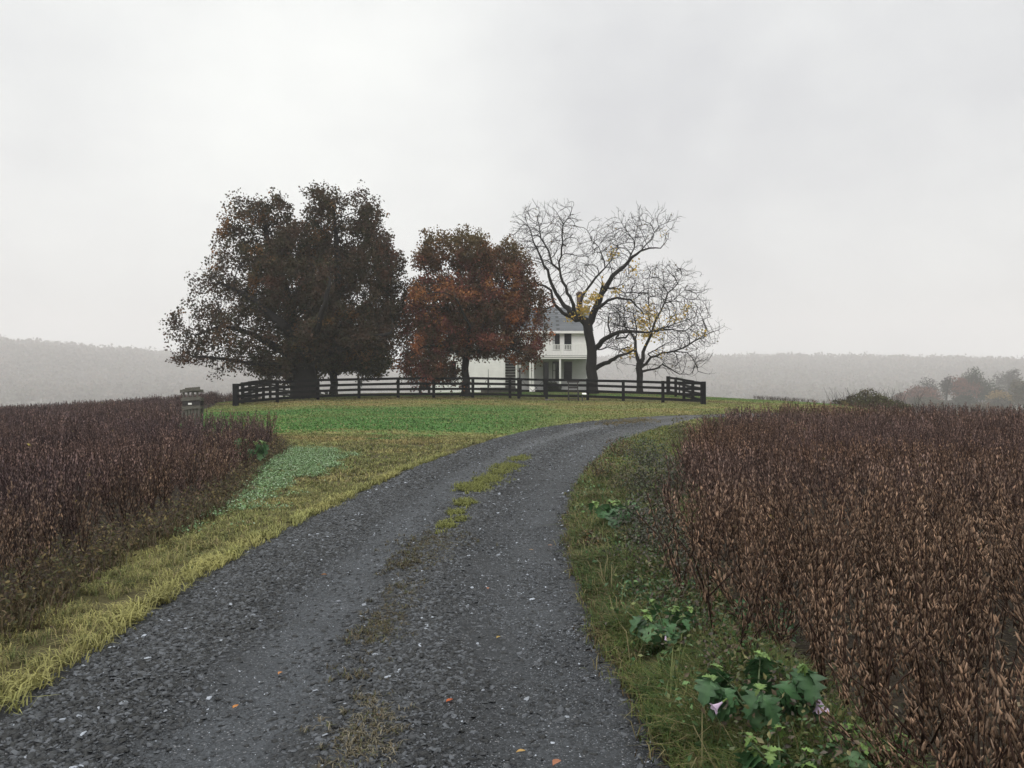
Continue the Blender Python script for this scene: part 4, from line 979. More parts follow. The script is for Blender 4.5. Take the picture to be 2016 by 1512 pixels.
leafy_tree('rounded rust red and olive tree in front of the white farmhouse', RED_L, RED_LOBES, 52.5, 4200, 78000, .145, col_red, 23, step=.33, name='maple_tree', gap=.41)

# traced bare walnuts
def X3(a, dd=0): return [(980 + x / 3.516, 390 + y / 3.516, w_ / 3.516, d + dd) for (x, y, w_, d) in a]
WAL = [[(655, 1352, 95, 0), (655, 1320, 74, 0), (650, 1100, 66, 0), (640, 980, 60, 0), (620, 880, 62, 0), (605, 850, 60, 0)],
    [(630, 890, 50, 0), (665, 800, 46, 0), (690, 740, 42, 0), (720, 660, 36, 0), (760, 600, 30, -.5), (800, 540, 28, -1), (870, 470, 22, -1), (930, 410, 18, -1.5), (990, 365, 13, -2), (1050, 345, 10, -2), (1130, 345, 7, -2), (1165, 300, 4, -2)],
    [(710, 700, 24, 0), (716, 640, 18, 0), (728, 592, 15, 0)],
    [(600, 865, 48, 0), (540, 810, 42, 0), (500, 780, 34, 0), (450, 730, 28, 1), (400, 660, 24, 1), (370, 590, 22, 1), (345, 500, 18, 1), (310, 430, 15, 1), (270, 350, 12, 1), (250, 310, 9, 1), (230, 230, 6, 1), (190, 120, 4, 1)],
    [(530, 800, 28, 0), (520, 720, 22, -1), (480, 655, 20, -1), (450, 580, 18, -1), (425, 500, 15, -1), (380, 450, 14, -1), (350, 370, 12, -1), (300, 275, 9, -1), (290, 200, 5, -1)],
    [(410, 485, 12, -1), (440, 400, 12, -1), (445, 300, 10, -1.5), (455, 180, 7, -2), (500, 110, 5, -2), (528, 40, 3, -2)],
    [(560, 850, 28, 0), (490, 815, 24, -1), (430, 780, 22, -2), (395, 735, 20, -2), (380, 690, 18, -2), (375, 640, 15, -2), (330, 610, 14, -2), (280, 600, 11, -2), (250, 565, 8, -2)],
    [(400, 755, 13, -2), (340, 765, 10, -2), (285, 758, 6, -2)], [(345, 430, 8, 1), (300, 445, 6, 1), (240, 428, 5, 1)],
    [(570, 830, 24, 0), (560, 760, 20, 1), (585, 700, 18, 1), (600, 660, 16, 1), (650, 590, 15, 1), (700, 530, 12, 1), (745, 480, 10, 1), (735, 430, 8, 1), (700, 340, 6, 1), (650, 290, 5, 1), (620, 220, 4, 1), (630, 170, 3, 1)],
    [(900, 435, 10, -1), (945, 345, 8, -1), (940, 290, 6, -1), (880, 200, 5, -1), (840, 140, 3, -1)], [(945, 330, 6, -1), (960, 230, 4, -1), (990, 120, 3, -1)],
    [(1000, 360, 7, -2), (1060, 280, 6, -2), (1110, 200, 4, -2), (1150, 180, 3, -2)], [(760, 470, 8, 1), (800, 400, 6, 1), (830, 330, 4, 1), (800, 230, 3, 1)],
    [(660, 790, 26, 0), (700, 760, 22, -1), (760, 710, 18, -2), (830, 695, 14, -2), (920, 705, 12, -2), (960, 740, 9, -2), (1010, 800, 6, -2)],
    [(745, 620, 11, -1), (820, 625, 9, 2), (880, 650, 8, 2), (980, 655, 6, 2), (1040, 660, 4, 2)],
    [(655, 1070, 40, 0), (680, 1040, 36, 0), (720, 990, 32, -1), (790, 945, 26, -2), (870, 920, 22, -3), (960, 925, 16, -3), (1030, 935, 11, -3), (1110, 910, 6, -3)],
    [(840, 930, 14, -2), (820, 975, 12, -3), (890, 965, 11, -4), (910, 935, 8, -4)],
    [(675, 1180, 36, 0), (700, 1165, 30, 0), (760, 1140, 27, -1), (830, 1095, 20, -2), (900, 1075, 14, -2), (950, 1045, 9, -2)],
    [(775, 950, 13, -2), (765, 880, 10, -2), (770, 800, 8, -2), (840, 790, 5, -2)], [(680, 1060, 10, 0), (760, 1030, 8, 1), (840, 1050, 6, 1), (900, 1090, 4, 1)]]
WAL2 = [[(982, 1352, 52, 0), (982, 1310, 40, 0), (980, 1180, 42, 0), (980, 1150, 42, 0)],
    [(975, 1155, 26, 0), (957, 1060, 22, 0), (952, 990, 18, 0), (930, 940, 14, 0), (885, 900, 10, 1), (870, 780, 6, 1), (865, 700, 3, 1)],
    [(985, 1160, 30, 0), (1005, 1110, 26, 0), (1022, 1030, 20, 0), (1060, 950, 16, -1), (1080, 880, 13, -1), (1120, 800, 11, -1), (1180, 660, 8, -1), (1240, 600, 6, -1), (1275, 540, 3, -1)],
    [(1000, 1200, 18, 0), (1040, 1190, 14, -1), (1090, 1182, 12, -1), (1140, 1150, 10, -2), (1190, 1180, 8, -2), (1260, 1225, 6, -2), (1330, 1220, 3, -2)],
    [(1000, 1175, 22, 0), (1030, 1140, 18, 1), (1060, 1105, 16, 1), (1130, 1075, 14, 1), (1220, 1060, 12, 1), (1290, 1030, 11, 1), (1360, 990, 9, 1), (1430, 950, 6, 1), (1530, 910, 3, 1)],
    [(1230, 1060, 8, 1), (1310, 1070, 7, 1), (1350, 1110, 6, 1), (1390, 1200, 5, 1), (1440, 1215, 3, 1)],
    [(1080, 920, 11, -1), (1140, 915, 10, -2), (1200, 905, 9, -2), (1290, 925, 7, -2), (1350, 880, 5, -2), (1450, 830, 3, -2)],
    [(1110, 905, 9, -1), (1180, 885, 8, 2), (1300, 845, 6, 2), (1400, 815, 3, 2)], [(1060, 950, 9, -1), (1050, 860, 8, 1), (1045, 760, 7, 1), (1040, 660, 5, 1), (1050, 560, 3, 1)],
    [(958, 1060, 12, 0), (900, 1030, 9, -1), (860, 1050, 7, -1), (830, 1085, 4, -1)], [(950, 1000, 10, 0), (965, 900, 8, -2), (940, 800, 6, -2), (950, 700, 3, -2)],
    [(1040, 1080, 9, 1), (1110, 1040, 7, -2), (1180, 1000, 5, -3), (1240, 960, 3, -3)], [(1150, 740, 7, -1), (1220, 700, 5, -1), (1290, 640, 3, -1)], [(1120, 800, 6, -1), (1130, 700, 5, 0), (1150, 600, 3, 0)]]
def lob3(a): return [(980 + x / 3.516, 390 + y / 3.516, rx / 3.516, ry / 3.516, d, rd) for (x, y, rx, ry, d, rd) in a]
WL = lob3([(250, 220, 150, 150, 0, 2.6), (200, 380, 110, 120, 0, 2), (430, 260, 120, 200, -1, 2.6), (350, 420, 120, 100, 0, 2), (560, 500, 90, 130, 0, 2), (680, 330, 90, 190, 1, 2), (800, 350, 120, 190, 0, 2.5), (950, 260, 130, 140, -1, 2.5), (1080, 250, 110, 110, -2, 2), (870, 520, 110, 80, 0, 2), (780, 830, 110, 110, -1, 2.5), (860, 640, 120, 80, 1, 2), (800, 1000, 110, 70, -1, 2), (500, 640, 80, 90, 0, 1.5), (330, 690, 50, 60, -1, 1)])
WL2 = lob3([(1120, 620, 200, 160, 0, 3), (1280, 760, 180, 150, 0, 3), (1300, 950, 200, 130, 0, 3), (1000, 750, 150, 170, 0, 3), (880, 850, 110, 150, 0, 2.5), (1150, 1130, 180, 80, 0, 2.5), (1330, 1130, 130, 70, 0, 2), (1450, 940, 100, 80, 0, 1.8), (880, 1080, 80, 80, 0, 1.6), (1230, 520, 130, 60, 0, 2)])
def spikes(nd, pr, r, n0):
    kids = np.bincount(pr[pr >= 0], minlength=len(nd)); N0, P0 = list(nd), list(pr)
    for i in range(n0, len(nd)):
        m = 3 if kids[i] == 0 else (1 if r.random() < .5 else 0)
        d0 = unit(nd[i] - nd[pr[i]])
        for k in range(m):
            d = unit(d0 * (1.0 if kids[i] == 0 else .4) + r.normal(0, .42, 3) + [0, 0, .22]); L = .20 + .42 * r.random()
            N0.append(nd[i] + d * L * .55); P0.append(i); N0.append(nd[i] + unit(d + r.normal(0, .2, 3)) * L * 1.1); P0.append(len(N0) - 2)
    return np.array(N0), np.array(P0)
def bare_tree(label, limbs, lobes, D, nattr, seed, ypatches, nyl, name='walnut_tree'):
    r = np.random.default_rng(seed); nodes, par, rad = trace([X3(l) for l in limbs], D)
    nd, pr = colonize(nodes, par, lobes_pts(lobes, D, nattr, r, .0) * [1, 1, 1] + r.normal(0, .20, (nattr, 3)), .30, 2.4, .42, 70, r, grav=.06, wig=.26, keepd=.75)
    nd, pr = spikes(nd, pr, r, len(rad))
    base = np.zeros(len(nd)); base[:len(rad)] = rad
    rd = radii(nd, pr, base, .0078, 2.2); rd[len(rad):] = np.clip(rd[len(rad):], .0078, .075)
    loc = nodes[0]; root = thing(name, label, 'tree', tuple(loc))
    V, Q = tubes_from(nd, pr, rd); link('trunk', mesh_np('trunk', V - loc, [Q], M['bark'], None, True), root)
    acc = Acc(); pos = []
    for (x, y, rr, n) in ypatches:
        n = int(n * 1.5)
        u, v = 980 + x / 3.516, 390 + y / 3.516; s = rr / 3.516 / F * D
        pos.append(P(u, v, D) + r.normal(0, 1, (n, 3)) * [s * .6, .9, s * .6])
    few = nd[r.integers(len(rad), len(nd), nyl)] + r.normal(0, .06, (nyl, 3))
    pos = np.concatenate(pos); c1 = C(.72, .48, .10) * (.45 + .75 * r.random(len(pos)))[:, None]; c1[r.random(len(pos)) < .25] = C(.30, .27, .08)
    leaves(acc, pos, .17, c1, r, 1.0); leaves(acc, few, .13, C(.22, .16, .07) * (.4 + .8 * r.random(nyl))[:, None], r, 1.0)
    acc.build('crown', M['yleaf'], root, off=loc)
bare_tree('larger bare black walnut forking in front of the farmhouse corner', WAL, WL, 55.5, 5200, 41,
    [(600, 770, 45, 90), (640, 700, 40, 80), (580, 800, 40, 70), (510, 830, 26, 30), (680, 690, 30, 45), (790, 390, 30, 40), (820, 640, 26, 26), (940, 490, 40, 36), (905, 1060, 28, 60), (720, 610, 30, 16), (1150, 240, 20, 6)], 160)
bare_tree('smaller bare spreading tree with yellow leaf patches right of the walnut', WAL2, WL2, 56.5, 4600, 42,
    [(1040, 780, 36, 55), (1000, 860, 44, 80), (1090, 930, 36, 70), (1030, 960, 30, 40), (1220, 830, 28, 30), (1310, 765, 20, 30), (1405, 940, 22, 30), (1000, 930, 34, 50), (1060, 850, 34, 50), (1100, 805, 24, 18), (920, 740, 32, 22), (1110, 1080, 24, 14), (1280, 830, 20, 10)], 150, name='bare_tree')

# ------------------------------------------------------------------ farmhouse
DH = 68.0
def hx(u, D=DH): return (u - U0) / F * D
def hz(v, D=DH): return CH + (V0 - v) / F * D
def farmhouse():
    zb = 1.05; root = thing('farmhouse', 'white clapboard two storey farmhouse with slate roof and front balcony', 'house', (hx(1075), DH, zb)); L0 = np.array(root.location)
    def B(mb, name, mat, parent=None, **k): return mb.build(name, mat, parent or root, off=L0, **k)
    def clap(mb, x0, x1, z0, z1, y, opens=(), pitch=.13):
        z = z0
        while z < z1 - .01:
            zt = min(z + pitch, z1); segs = [(x0, x1)]
            for (a, b, c, d) in opens:
                if z < d and zt > c:
                    ns = []
                    for (p, q_) in segs:
                        if b <= p or a >= q_: ns.append((p, q_))
                        else:
                            if a > p: ns.append((p, a))
                            if b < q_: ns.append((b, q_))
                    segs = ns
            for (p, q_) in segs:
                mb.add([(p, y - .035, z), (q_, y - .035, z), (q_, y - .006, zt), (p, y - .006, zt), (p, y + .02, z), (q_, y + .02, z), (p, y + .02, zt), (q_, y + .02, zt)],
                       [(0, 1, 2, 3), (4, 5, 1, 0), (0, 3, 6, 4), (1, 5, 7, 2), (3, 2, 7, 6), (5, 4, 6, 7)])
            z = zt
    ze = hz(648); zr = CH + (V0 - 605) / F * 71.2
    x0, x1 = hx(994), hx(1157)
    # window openings on the front wall
    up = [(hx(1088), hx(1102), hz(688), hz(653)), (hx(1111), hx(1125), hz(688), hz(653))]
    lo = [(hx(1070.5), hx(1079), 1.55, hz(714)), (hx(1088.5), hx(1100.5), hz(746), hz(713)), (hx(1111), hx(1125), hz(746), hz(713))]
    zd = hz(706, 66)      # porch ceiling
    mb = MB(); clap(mb, x0, x1, zd + .1, ze, DH, up); 
    # gable side walls and back
    for xx in (x1,):
        mb.add([(xx, DH + .02, zb - .3), (xx, DH + 6.4, zb - .3), (xx, DH + 6.4, ze), (xx, DH + 3.2, zr - .12), (xx, DH + .02, ze), (xx - .2, DH + .02, zb - .3), (xx - .2, DH + 6.4, zb - .3), (xx - .2, DH + 6.4, ze), (xx - .2, DH + 3.2, zr - .12), (xx - .2, DH + .02, ze)],
               [(0, 1, 2, 3, 4), (9, 8, 7, 6, 5), (0, 4, 9, 5), (1, 6, 7, 2), (0, 5, 6, 1)])
    mb.box((hx(925), DH + 6.2, zb - .3), (x1 - .21, DH + 6.38, ze)); mb.box((x1 - .06, DH - .05, zb), (x1 + .06, DH + .015, ze))
    B(mb, 'wall', M['white'])
    mb = MB(); clap(mb, hx(1016), x1 - .07, 1.5, zd + .095, DH, lo); o = B(mb, 'porch_wall', M['shade'])
    mb = MB(); zz = 1.2
    while zz < zd: mb.box((x0 + .02, DH - .1, zz), (hx(1015.5), DH + .02, zz + .13), jit=.008); zz += .235
    B(mb, 'log_wall', M['log'])
    mb = MB(); mb.box((x0 + .02, DH - .045, 1.1), (hx(1015.5), DH + .012, zd + .09)); B(mb, 'chinking', M['chink'])
    mb = MB(); mb.box((hx(925), DH + .06, zb - .4), (x1 - .22, DH + .2, 1.48)); B(mb, 'foundation', M['stonewall'])
    def window(a, b, c, d, y=DH, shut=False, door=False):
        w = MB(); t = .045
        w.box((a - t, y - .06, c - t), (a, y + .03, d + t)); w.box((b, y - .06, c - t), (b + t, y + .03, d + t)); w.box((a, y - .06, d), (b, y + .03, d + t)); w.box((a, y - .075, c - t), (b, y + .03, c))
        wo = B(w, 'door' if door else 'window', M['trim'] if not shut else M['dark'])
        p = MB(); p.box((a, y + .03, c), (b, y + .05, d)); B(p, 'door_panel' if door else 'pane', M['glass'], wo)
        wo2 = wo
        if not door:
            g = MB(); m = (c + d) / 2; g.box((a, y - .01, m - .018), (b, y + .02, m + .018)); B(g, 'sash', M['dark'], wo2)
        for ch in wo.children: ch.location = (0, 0, 0)
        return wo
    w1 = window(*up[0]); window(*up[1]); window(*lo[0], shut=True, door=True); w2 = window(*lo[1], shut=True); window(*lo[2], shut=True)
    # half drawn pale curtains seen in two windows
    for (wq, a, b, c, d) in ((w1, up[0][0] + .02, up[0][0] + .19, up[0][2], up[0][3] - .28), (w2, lo[1][0] + .02, lo[1][0] + .2, lo[1][2], lo[1][3] - .12)):
        g = MB(); g.box((a, DH + .005, c), (b, DH + .028, d)); B(g, 'curtain', M['shade'], wq)
    # main roof: two slabs with real thickness
    mb = MB(); ov = .38; slope = (zr - ze) / 3.2
    xa, xb = hx(925), hx(1167.5)
    f0 = (DH - ov, ze - slope * ov + .10); rd = (DH + 3.2, zr); bk = (DH + 6.4 + ov, ze - slope * ov + .10)
    for (p, q_) in ((f0, rd), (bk, rd)):
        V = [(xa, p[0], p[1]), (xb, p[0], p[1]), (xb, q_[0], q_[1]), (xa, q_[0], q_[1])]
        mb.add(V + [(a, b, c - .11) for a, b, c in V], [(0, 1, 2, 3), (7, 6, 5, 4), (0, 4, 5, 1), (1, 5, 6, 2), (3, 2, 6, 7), (0, 3, 7, 4)])
    roof = B(mb, 'roof', M['shingle'])
    mb = MB(); mb.box((xa, f0[0] - .03, f0[1] - .22), (xb + .02, f0[0] + .0, f0[1] - .02)); mb.box((xa, f0[0], f0[1] - .22), (xb - .05, DH - .04, f0[1] - .18)); B(mb, 'fascia', M['trim'], roof)
    cx0, cx1 = hx(1135.5, 71), hx(1146.5, 71); zc0 = zr - .9; zc1 = CH + (V0 - 580) / F * 71
    mb = MB(); mb.box((cx0, 70.7, zc0), (cx1, 71.3, zc1)); mb.box((cx0 - .06, 70.64, zc1), (cx1 + .06, 71.36, zc1 + .13)); mb.box((cx0 + .05, 70.75, zc1 + .13), (cx1 - .05, 71.25, zc1 + .24)); B(mb, 'chimney', M['brick'], roof)
    # gabled wing
    yw = 67.3; wx0, wx1 = hx(857, yw), hx(993, yw); wze = hz(648, yw); wxm = (wx0 + wx1) / 2; wzr = hz(588, yw)
    mb = MB(); op = [(hx(884, yw), hx(898, yw), hz(746, yw), hz(712, yw)), (hx(884, yw), hx(898, yw), hz(688, yw), hz(655, yw)), (hx(950, yw), hx(964, yw), hz(688, yw), hz(655, yw))]
    clap(mb, wx0, wx1, 1.05, wze, yw, op, .125)
    z = wze
    while z < wzr - .1:
        t = (wzr - z) / (wzr - wze); t2 = (wzr - min(z + .125, wzr)) / (wzr - wze); hw = (wx1 - wx0) / 2
        mb.add([(wxm - hw * t, yw - .035, z), (wxm + hw * t, yw - .035, z), (wxm + hw * t2, yw - .006, z + .125), (wxm - hw * t2, yw - .006, z + .125), (wxm - hw * t, yw + .02, z), (wxm + hw * t, yw + .02, z)], [(0, 1, 2, 3), (4, 5, 1, 0)]); z += .125
    mb.box((wx0, yw + .02, .9), (wx0 + .18, 74.4, wze)); mb.box((wx1 - .18, yw + .02, .9), (wx1, DH + .0, wze)); mb.box((wx0 + .19, 74.2, .9), (wx1, 74.38, wze))
    wing = B(mb, 'wing_wall', M['white'])
    for xx in (wx0, wx1): mb = MB(); mb.box((xx - .07, yw - .05, 1.05), (xx + .07, yw + .015, wze)); B(mb, 'corner_board', M['trim'], wing)
    for o_ in op: window(*o_, y=yw)
    mb = MB(); hw = (wx1 - wx0) / 2; sl = (wzr - wze) / hw
    for s_ in (-1, 1):
        V = [(wxm, yw - .3, wzr + .08), (wxm + s_ * (hw + .3), yw - .3, wze - sl * .3 + .08), (wxm + s_ * (hw + .3), 74.6, wze - sl * .3 + .08), (wxm, 74.6, wzr + .08)]
        mb.add(V + [(a, b, c - .11) for a, b, c in V], [(0, 1, 2, 3), (7, 6, 5, 4), (0, 4, 5, 1), (1, 5, 6, 2), (3, 2, 6, 7), (0, 3, 7, 4)])
    wr = B(mb, 'wing_roof', M['shingle'])
    mb = MB()
    for s_ in (-1, 1): mb.bar((wxm, yw - .32, wzr), (wxm + s_ * (hw + .3), yw - .32, wze - sl * .3), .04, .16)
    B(mb, 'rake_board', M['trim'], wr)
    # porch with balcony on top
    yp = 66.0; px0, px1 = hx(1014, yp), hx(1160, yp)
    mb = MB(); mb.box((px0, yp, hz(703, yp)), (px1, DH - .04, hz(699.5, yp))); B(mb, 'balcony_deck', M['dark'])
    mb = MB(); mb.box((px0, yp - .04, hz(702.8, yp)), (px1, yp - .002, hz(700.2, yp))); mb.box((px0, yp - .02, hz(706.5, yp)), (px1, yp + .12, hz(704.4, yp))); B(mb, 'porch_beam', M['trim'])
    mb = MB(); mb.box((px0, yp + .02, hz(704.4, yp)), (px1, yp + .1, hz(703.0, yp))); mb.box((px0, yp + .13, hz(705.0, yp)), (px1, DH - .05, hz(703.6, yp))); B(mb, 'porch_ceiling', M['shade'])
    for (ua, ub) in ((1015, 1018), (1042, 1046), (1047.5, 1051), (1101, 1104.5), (1155, 1158.5)):
        mb = MB(); mb.box((hx(ua, yp), yp + .0, 1.47), (hx(ub, yp), yp + .115, hz(706.6, yp))); B(mb, 'porch_post', M['trim'], bevel=.01)
    mb = MB(); mb.box((px0, yp - .02, 1.30), (px1, DH - .045, 1.47)); B(mb, 'porch_floor', M['dark'])
    mb = MB(); mb.box((px0 + .1, yp + .25, .7), (px1 - .1, yp + .4, 1.29)); B(mb, 'porch_base', M['stonewall'])
    mb = MB()
    for k in range(2): mb.box((hx(1040, yp), yp - .35 - .3 * k, .9), (hx(1062, yp), yp - .05 - .3 * k, 1.27 - .16 * k))
    B(mb, 'porch_step', M['stonewall'])
    rl = MB(); ztop = hz(678, yp); zbot = hz(697.5, yp)
    rl.box((px0, yp + .02, ztop - .05), (px1, yp + .09, ztop)); rl.box((px0, yp + .02, zbot - .04), (px1, yp + .08, zbot))
    rail = B(rl, 'railing', M['trim'])
    bl = MB(); x = px0 + .07
    while x < px1: bl.box((x, yp + .035, zbot), (x + .05, yp + .07, ztop - .051)); x += .125
    B(bl, 'baluster', M['trim'], rail)
    for u in (1015, 1102.5, 1156.5):
        mb = MB(); mb.box((hx(u, yp), yp + .0, zbot - .1), (hx(u, yp) + .1, yp + .1, ztop + .06)); B(mb, 'railing_post', M['trim'], rail)
farmhouse()

# ------------------------------------------------------------------ fences
FP = [np.array([*P(u, v, D)[:2], 0]) for (u, v, D) in POSTS]
for p in FP: p[2] = gz(p[0], p[1])
HR = (1.22, .89, .56, .23)
def fence(label, pts, skip=()):
    root = thing('board_fence', label, 'fence', tuple(pts[0]), None); L0 = pts[0]; r = np.random.default_rng(len(pts))
    for i, p in enumerate(pts):
        big = .13 if i in (0, len(pts) - 1) else .088
        mb = MB(); mb.box((p[0] - big, p[1] - .07, p[2] - .2), (p[0] + big, p[1] + .07, p[2] + 1.31 + r.normal(0, .012)), jit=.004); mb.build('post', M['fence'], root, off=L0)
    for i in range(len(pts) - 1):
        if i in skip: continue
        a, b = pts[i], pts[i + 1]; d = unit(b - a); nrm = np.array([d[1], -d[0], 0]) * .085
        for h in HR:
            mb = MB(); j = r.normal(0, .010, 2); mb.bar(a + nrm + [0, 0, h + j[0]], b + nrm + [0, 0, h + j[1]], .028, .155); mb.build('rail', M['fence'], root, off=L0)
    return root
gate_i = 7
g0 = P(1021, 785, 50.8); g0[2] = gz(g0[0], g0[1])
front = FP[:8] + [g0] + FP[8:]
fence('long four rail black board fence across the front of the lawn', front, skip=(8,))
la = FP[0]; lb = np.array([-18.0, 78.0, 0]); n_ = 13
lp = [la + (lb - la) * i / n_ for i in range(n_ + 1)]
lp = [np.array([p[0] + (-.9 * math.sin(i / n_ * 3.14)), p[1], gz(p[0], p[1])]) for i, p in enumerate(lp)]
fence('black board fence side running back from the left corner post under the trees', [lp[0] + [0, .2, 0]] + lp[1:])
ra = FP[-1]; rp = [np.array([ra[0] - .03 * i, ra[1] + .2 + 2.45 * i, 0]) for i in range(5)]
for p in rp: p[2] = gz(p[0], p[1])
fence('short black board fence side running back from the right corner post', rp)
def gate():
    a, b = front[8] + [.14, -.02, 0], front[9] + [-.14, -.02, 0]; root = thing('farm_gate', 'black wooden gate with diagonal braces between two thick fence posts', 'gate', tuple(a)); L0 = a
    mb = MB()
    for t in (0, 1):
        p = a + (b - a) * t; mb.box((p[0] - .06, p[1] - .02, p[2] + .12), (p[0] + .06, p[1] + .02, p[2] + 1.28))
    for h in (.2, .5, .86, 1.22): mb.bar(a + [0, -.03, h], b + [0, -.03, h], .025, .14)
    mb.build('frame', M['fence'], root, off=L0)
    for (s, e) in ((a + [0, -.055, 1.2], a * .5 + b * .5 + [0, -.055, .5]), (b + [0, -.055, 1.2], a * .5 + b * .5 + [0, -.055, .5]), (b + [0, -.055, .15], a * .4 + b * .6 + [0, -.055, .8])):
        mb = MB(); mb.bar(s, e, .02, .16, up=(0, 1, 0)); mb.build('brace', M['fence'], root, off=L0)
    x = hx(1048, 50.4); p = np.array([x, 50.35, 0]); zc = hz(766.5, 50.4)
    t = MB(); t.box((x - .175, 50.53, zc - .145), (x + .175, 50.55, zc + .145)); o = t.build('notice_board', M['trim'], None); tag(o, 'small square white board fixed to the black farm gate', 'notice'); 
gate()

# ------------------------------------------------------------------ things around the yard
def at(u, D, dz=0): x = hx(u, D); return np.array([x, D, gz(x, D) + dz])
def yard():
    # lamp post by the gate
    p = at(1023.5, 51.6); root = thing('lamp_post', 'slim dark lamp post with pale lantern head beside the gate', 'lamp post', tuple(p)); zt = hz(724, 51.6) - p[2]
    mb = MB(); mb.tube([(0, 0, -.1), (0, 0, .15), (0, 0, .16), (0, 0, zt)], [.07, .065, .05, .045], 8); mb.build('pole', M['metal'], root)
    mb = MB(); mb.tube([(0, 0, zt), (0, 0, zt + .2)], [.06, .1], 6); mb.build('lantern', M['trim'], root)
    mb = MB(); mb.tube([(0, 0, zt + .2), (0, 0, zt + .28)], [.13, .02], 6); mb.build('cap', M['metal'], root)
    # hand pump / bird feeder pole in front of the wing
    p = at(961.3, 58); root = thing('hand_pump', 'thin dark hand pump with tall rod in front of the clapboard wing', 'pump', tuple(p)); z1 = hz(744, 58) - p[2]; z2 = hz(727, 58) - p[2]
    mb = MB(); mb.tube([(0, 0, -.1), (0, 0, .1), (0, 0, z1)], [.1, .075, .07], 8); mb.build('body', M['metal'], root)
    mb = MB(); mb.tube([(0, 0, z1), (0, 0, z2)], [.022, .014], 6); mb.build('rod', M['metal'], root)
    mb = MB(); mb.tube([(0, 0, z1 * .8), (-.15, 0, z1 * .84), (-.27, 0, z1 * .62)], [.02, .02, .02], 5); mb.build('handle', M['metal'], root)
    mb = MB(); mb.tube([(0, 0, z1 * .5), (.14, 0, z1 * .5), (.16, 0, z1 * .42)], [.025, .025, .022], 5); mb.build('spout', M['metal'], root)
    # dark box on legs
    p = at(836, 56); root = thing('storage_box', 'dark wooden box on legs behind the fence left of the red tree', 'box', tuple(p)); w_ = .39; H = hz(753.5, 56) - p[2]
    mb = MB(); mb.box((-w_ + .06, -.25, H * .42), (w_, .25, H - .06)); mb.build('body', M['dark'], root)
    mb = MB(); mb.box((-w_ - .03, -.3, H - .055), (w_ + .04, .3, H)); mb.build('lid', M['dark'], root)
    for sx in (-1, 1):
        for sy in (-1, 1): mb = MB(); mb.box((sx * (w_ - .08) - .07, sy * .2 - .06, -.1), (sx * (w_ - .08) + .07, sy * .2 + .06, H * .42 - .002)); mb.build('leg', M['dark'], root)
    # low stone trough
    p = at(980, 60); root = MB(); root.box((-1.25, -.3, -.1), (1.3, .3, .33)); root.box((-1.3, -.36, .33), (1.35, .36, .40)); o = root.build('stone_bench', M['stonewall']); o.location = p; tag(o, 'long low dark stone bench at the foot of the clapboard wing', 'bench')
    # wooden chair
    D = 49.2; p = at(1129, D); root = thing('wooden_chair', 'dark weathered high backed wooden chair in front of the fence', 'chair', tuple(p)); H = hz(751, D) - p[2]; s = .30
    mb = MB()
    for sx in (-1, 1): mb.bar((sx * s, .22, .0), (sx * s * .95, .34, H), .05, .05)
    mb.bar((-s - .08, .335, H - .03), (s + .08, .335, H - .03), .04, .09); mb.bar((-s, .29, H * .68), (s, .29, H * .68), .03, .12); mb.bar((-s, .27, H * .54), (s, .27, H * .54), .03, .10); mb.build('backrest', M['wooddark'], root)
    mb = MB()
    for k in range(5): mb.box((-s - .02, -.26 + k * .1, .36), (s + .02, -.175 + k * .1, .39))
    mb.build('seat', M['wooddark'], root)
    for sx in (-1, 1):
        for sy in (-.22, .18): mb = MB(); mb.box((sx * s - .03, sy - .03, -.05), (sx * s + .03, sy + .03, .358)); mb.build('leg', M['wooddark'], root)
        mb = MB(); mb.box((sx * s - .05, -.26, .58), (sx * s + .05, .26, .62)); mb.box((sx * s - .025, -.24, .391), (sx * s + .025, -.19, .579)); mb.build('armrest', M['wooddark'], root)
    mb = MB(); mb.box((-s, -.23, .12), (s, -.2, .17)); mb.build('stretcher', M['wooddark'], root)
    # small marker stand
    D = 49.0; p = at(1146.5, D); root = thing('marker_stand', 'short thin stand with small tilted white plate right of the wooden chair', 'marker', tuple(p))
    mb = MB(); mb.box((-.03, -.02, -.1), (.03, .02, .42)); mb.build('post', M['metal'], root)
    mb = MB(); mb.add([(-.02, -.12, .42), (.24, -.12, .42), (.24, .06, .50), (-.02, .06, .50), (-.02, -.12, .40), (.24, -.12, .40), (.24, .06, .48), (-.02, .06, .48)], [(0, 1, 2, 3), (7, 6, 5, 4), (0, 4, 5, 1), (1, 5, 6, 2), (2, 6, 7, 3), (3, 7, 4, 0)]); mb.build('plate', M['trim'], root)
    # doorstep slab under the gate post
    D = 49.6; p = at(1082, D); mb = MB(); mb.box((-.28, -.2, -.05), (.28, .2, .08)); o = mb.build('stone_slab', M['stonewall'], bevel=.02); o.location = p; tag(o, 'flat dark stone slab on the grass at the right gate post', 'slab')
    # pale sign panel behind right corner
    D = 56.5; p = at(1338, D); root = thing('sign_board', 'pale round topped board on a post behind the right fence corner', 'sign', tuple(p)); H = hz(742, D) - p[2]
    a_ = np.linspace(0, math.pi, 13); V = [(math.cos(t) * .30, -.02, H - .16 + math.sin(t) * .16) for t in a_] + [(-.30, -.02, H - .33), (.30, -.02, H - .33)]; V2 = [(x, .02, z) for x, y, z in V]; n = len(V)
    mb = MB(); mb.add(V + V2, [tuple(range(n))[::-1], tuple(n + i for i in range(n))] + [(i, (i + 1) % n, n + (i + 1) % n, n + i) for i in range(n)]); mb.build('panel', M['shade'], root)
    mb = MB(); mb.box((-.05, .021, -.2), (.05, .1, H - .1)); mb.build('post', M['wooddark'], root)
    # shrub by the gate
    r = np.random.default_rng(5)
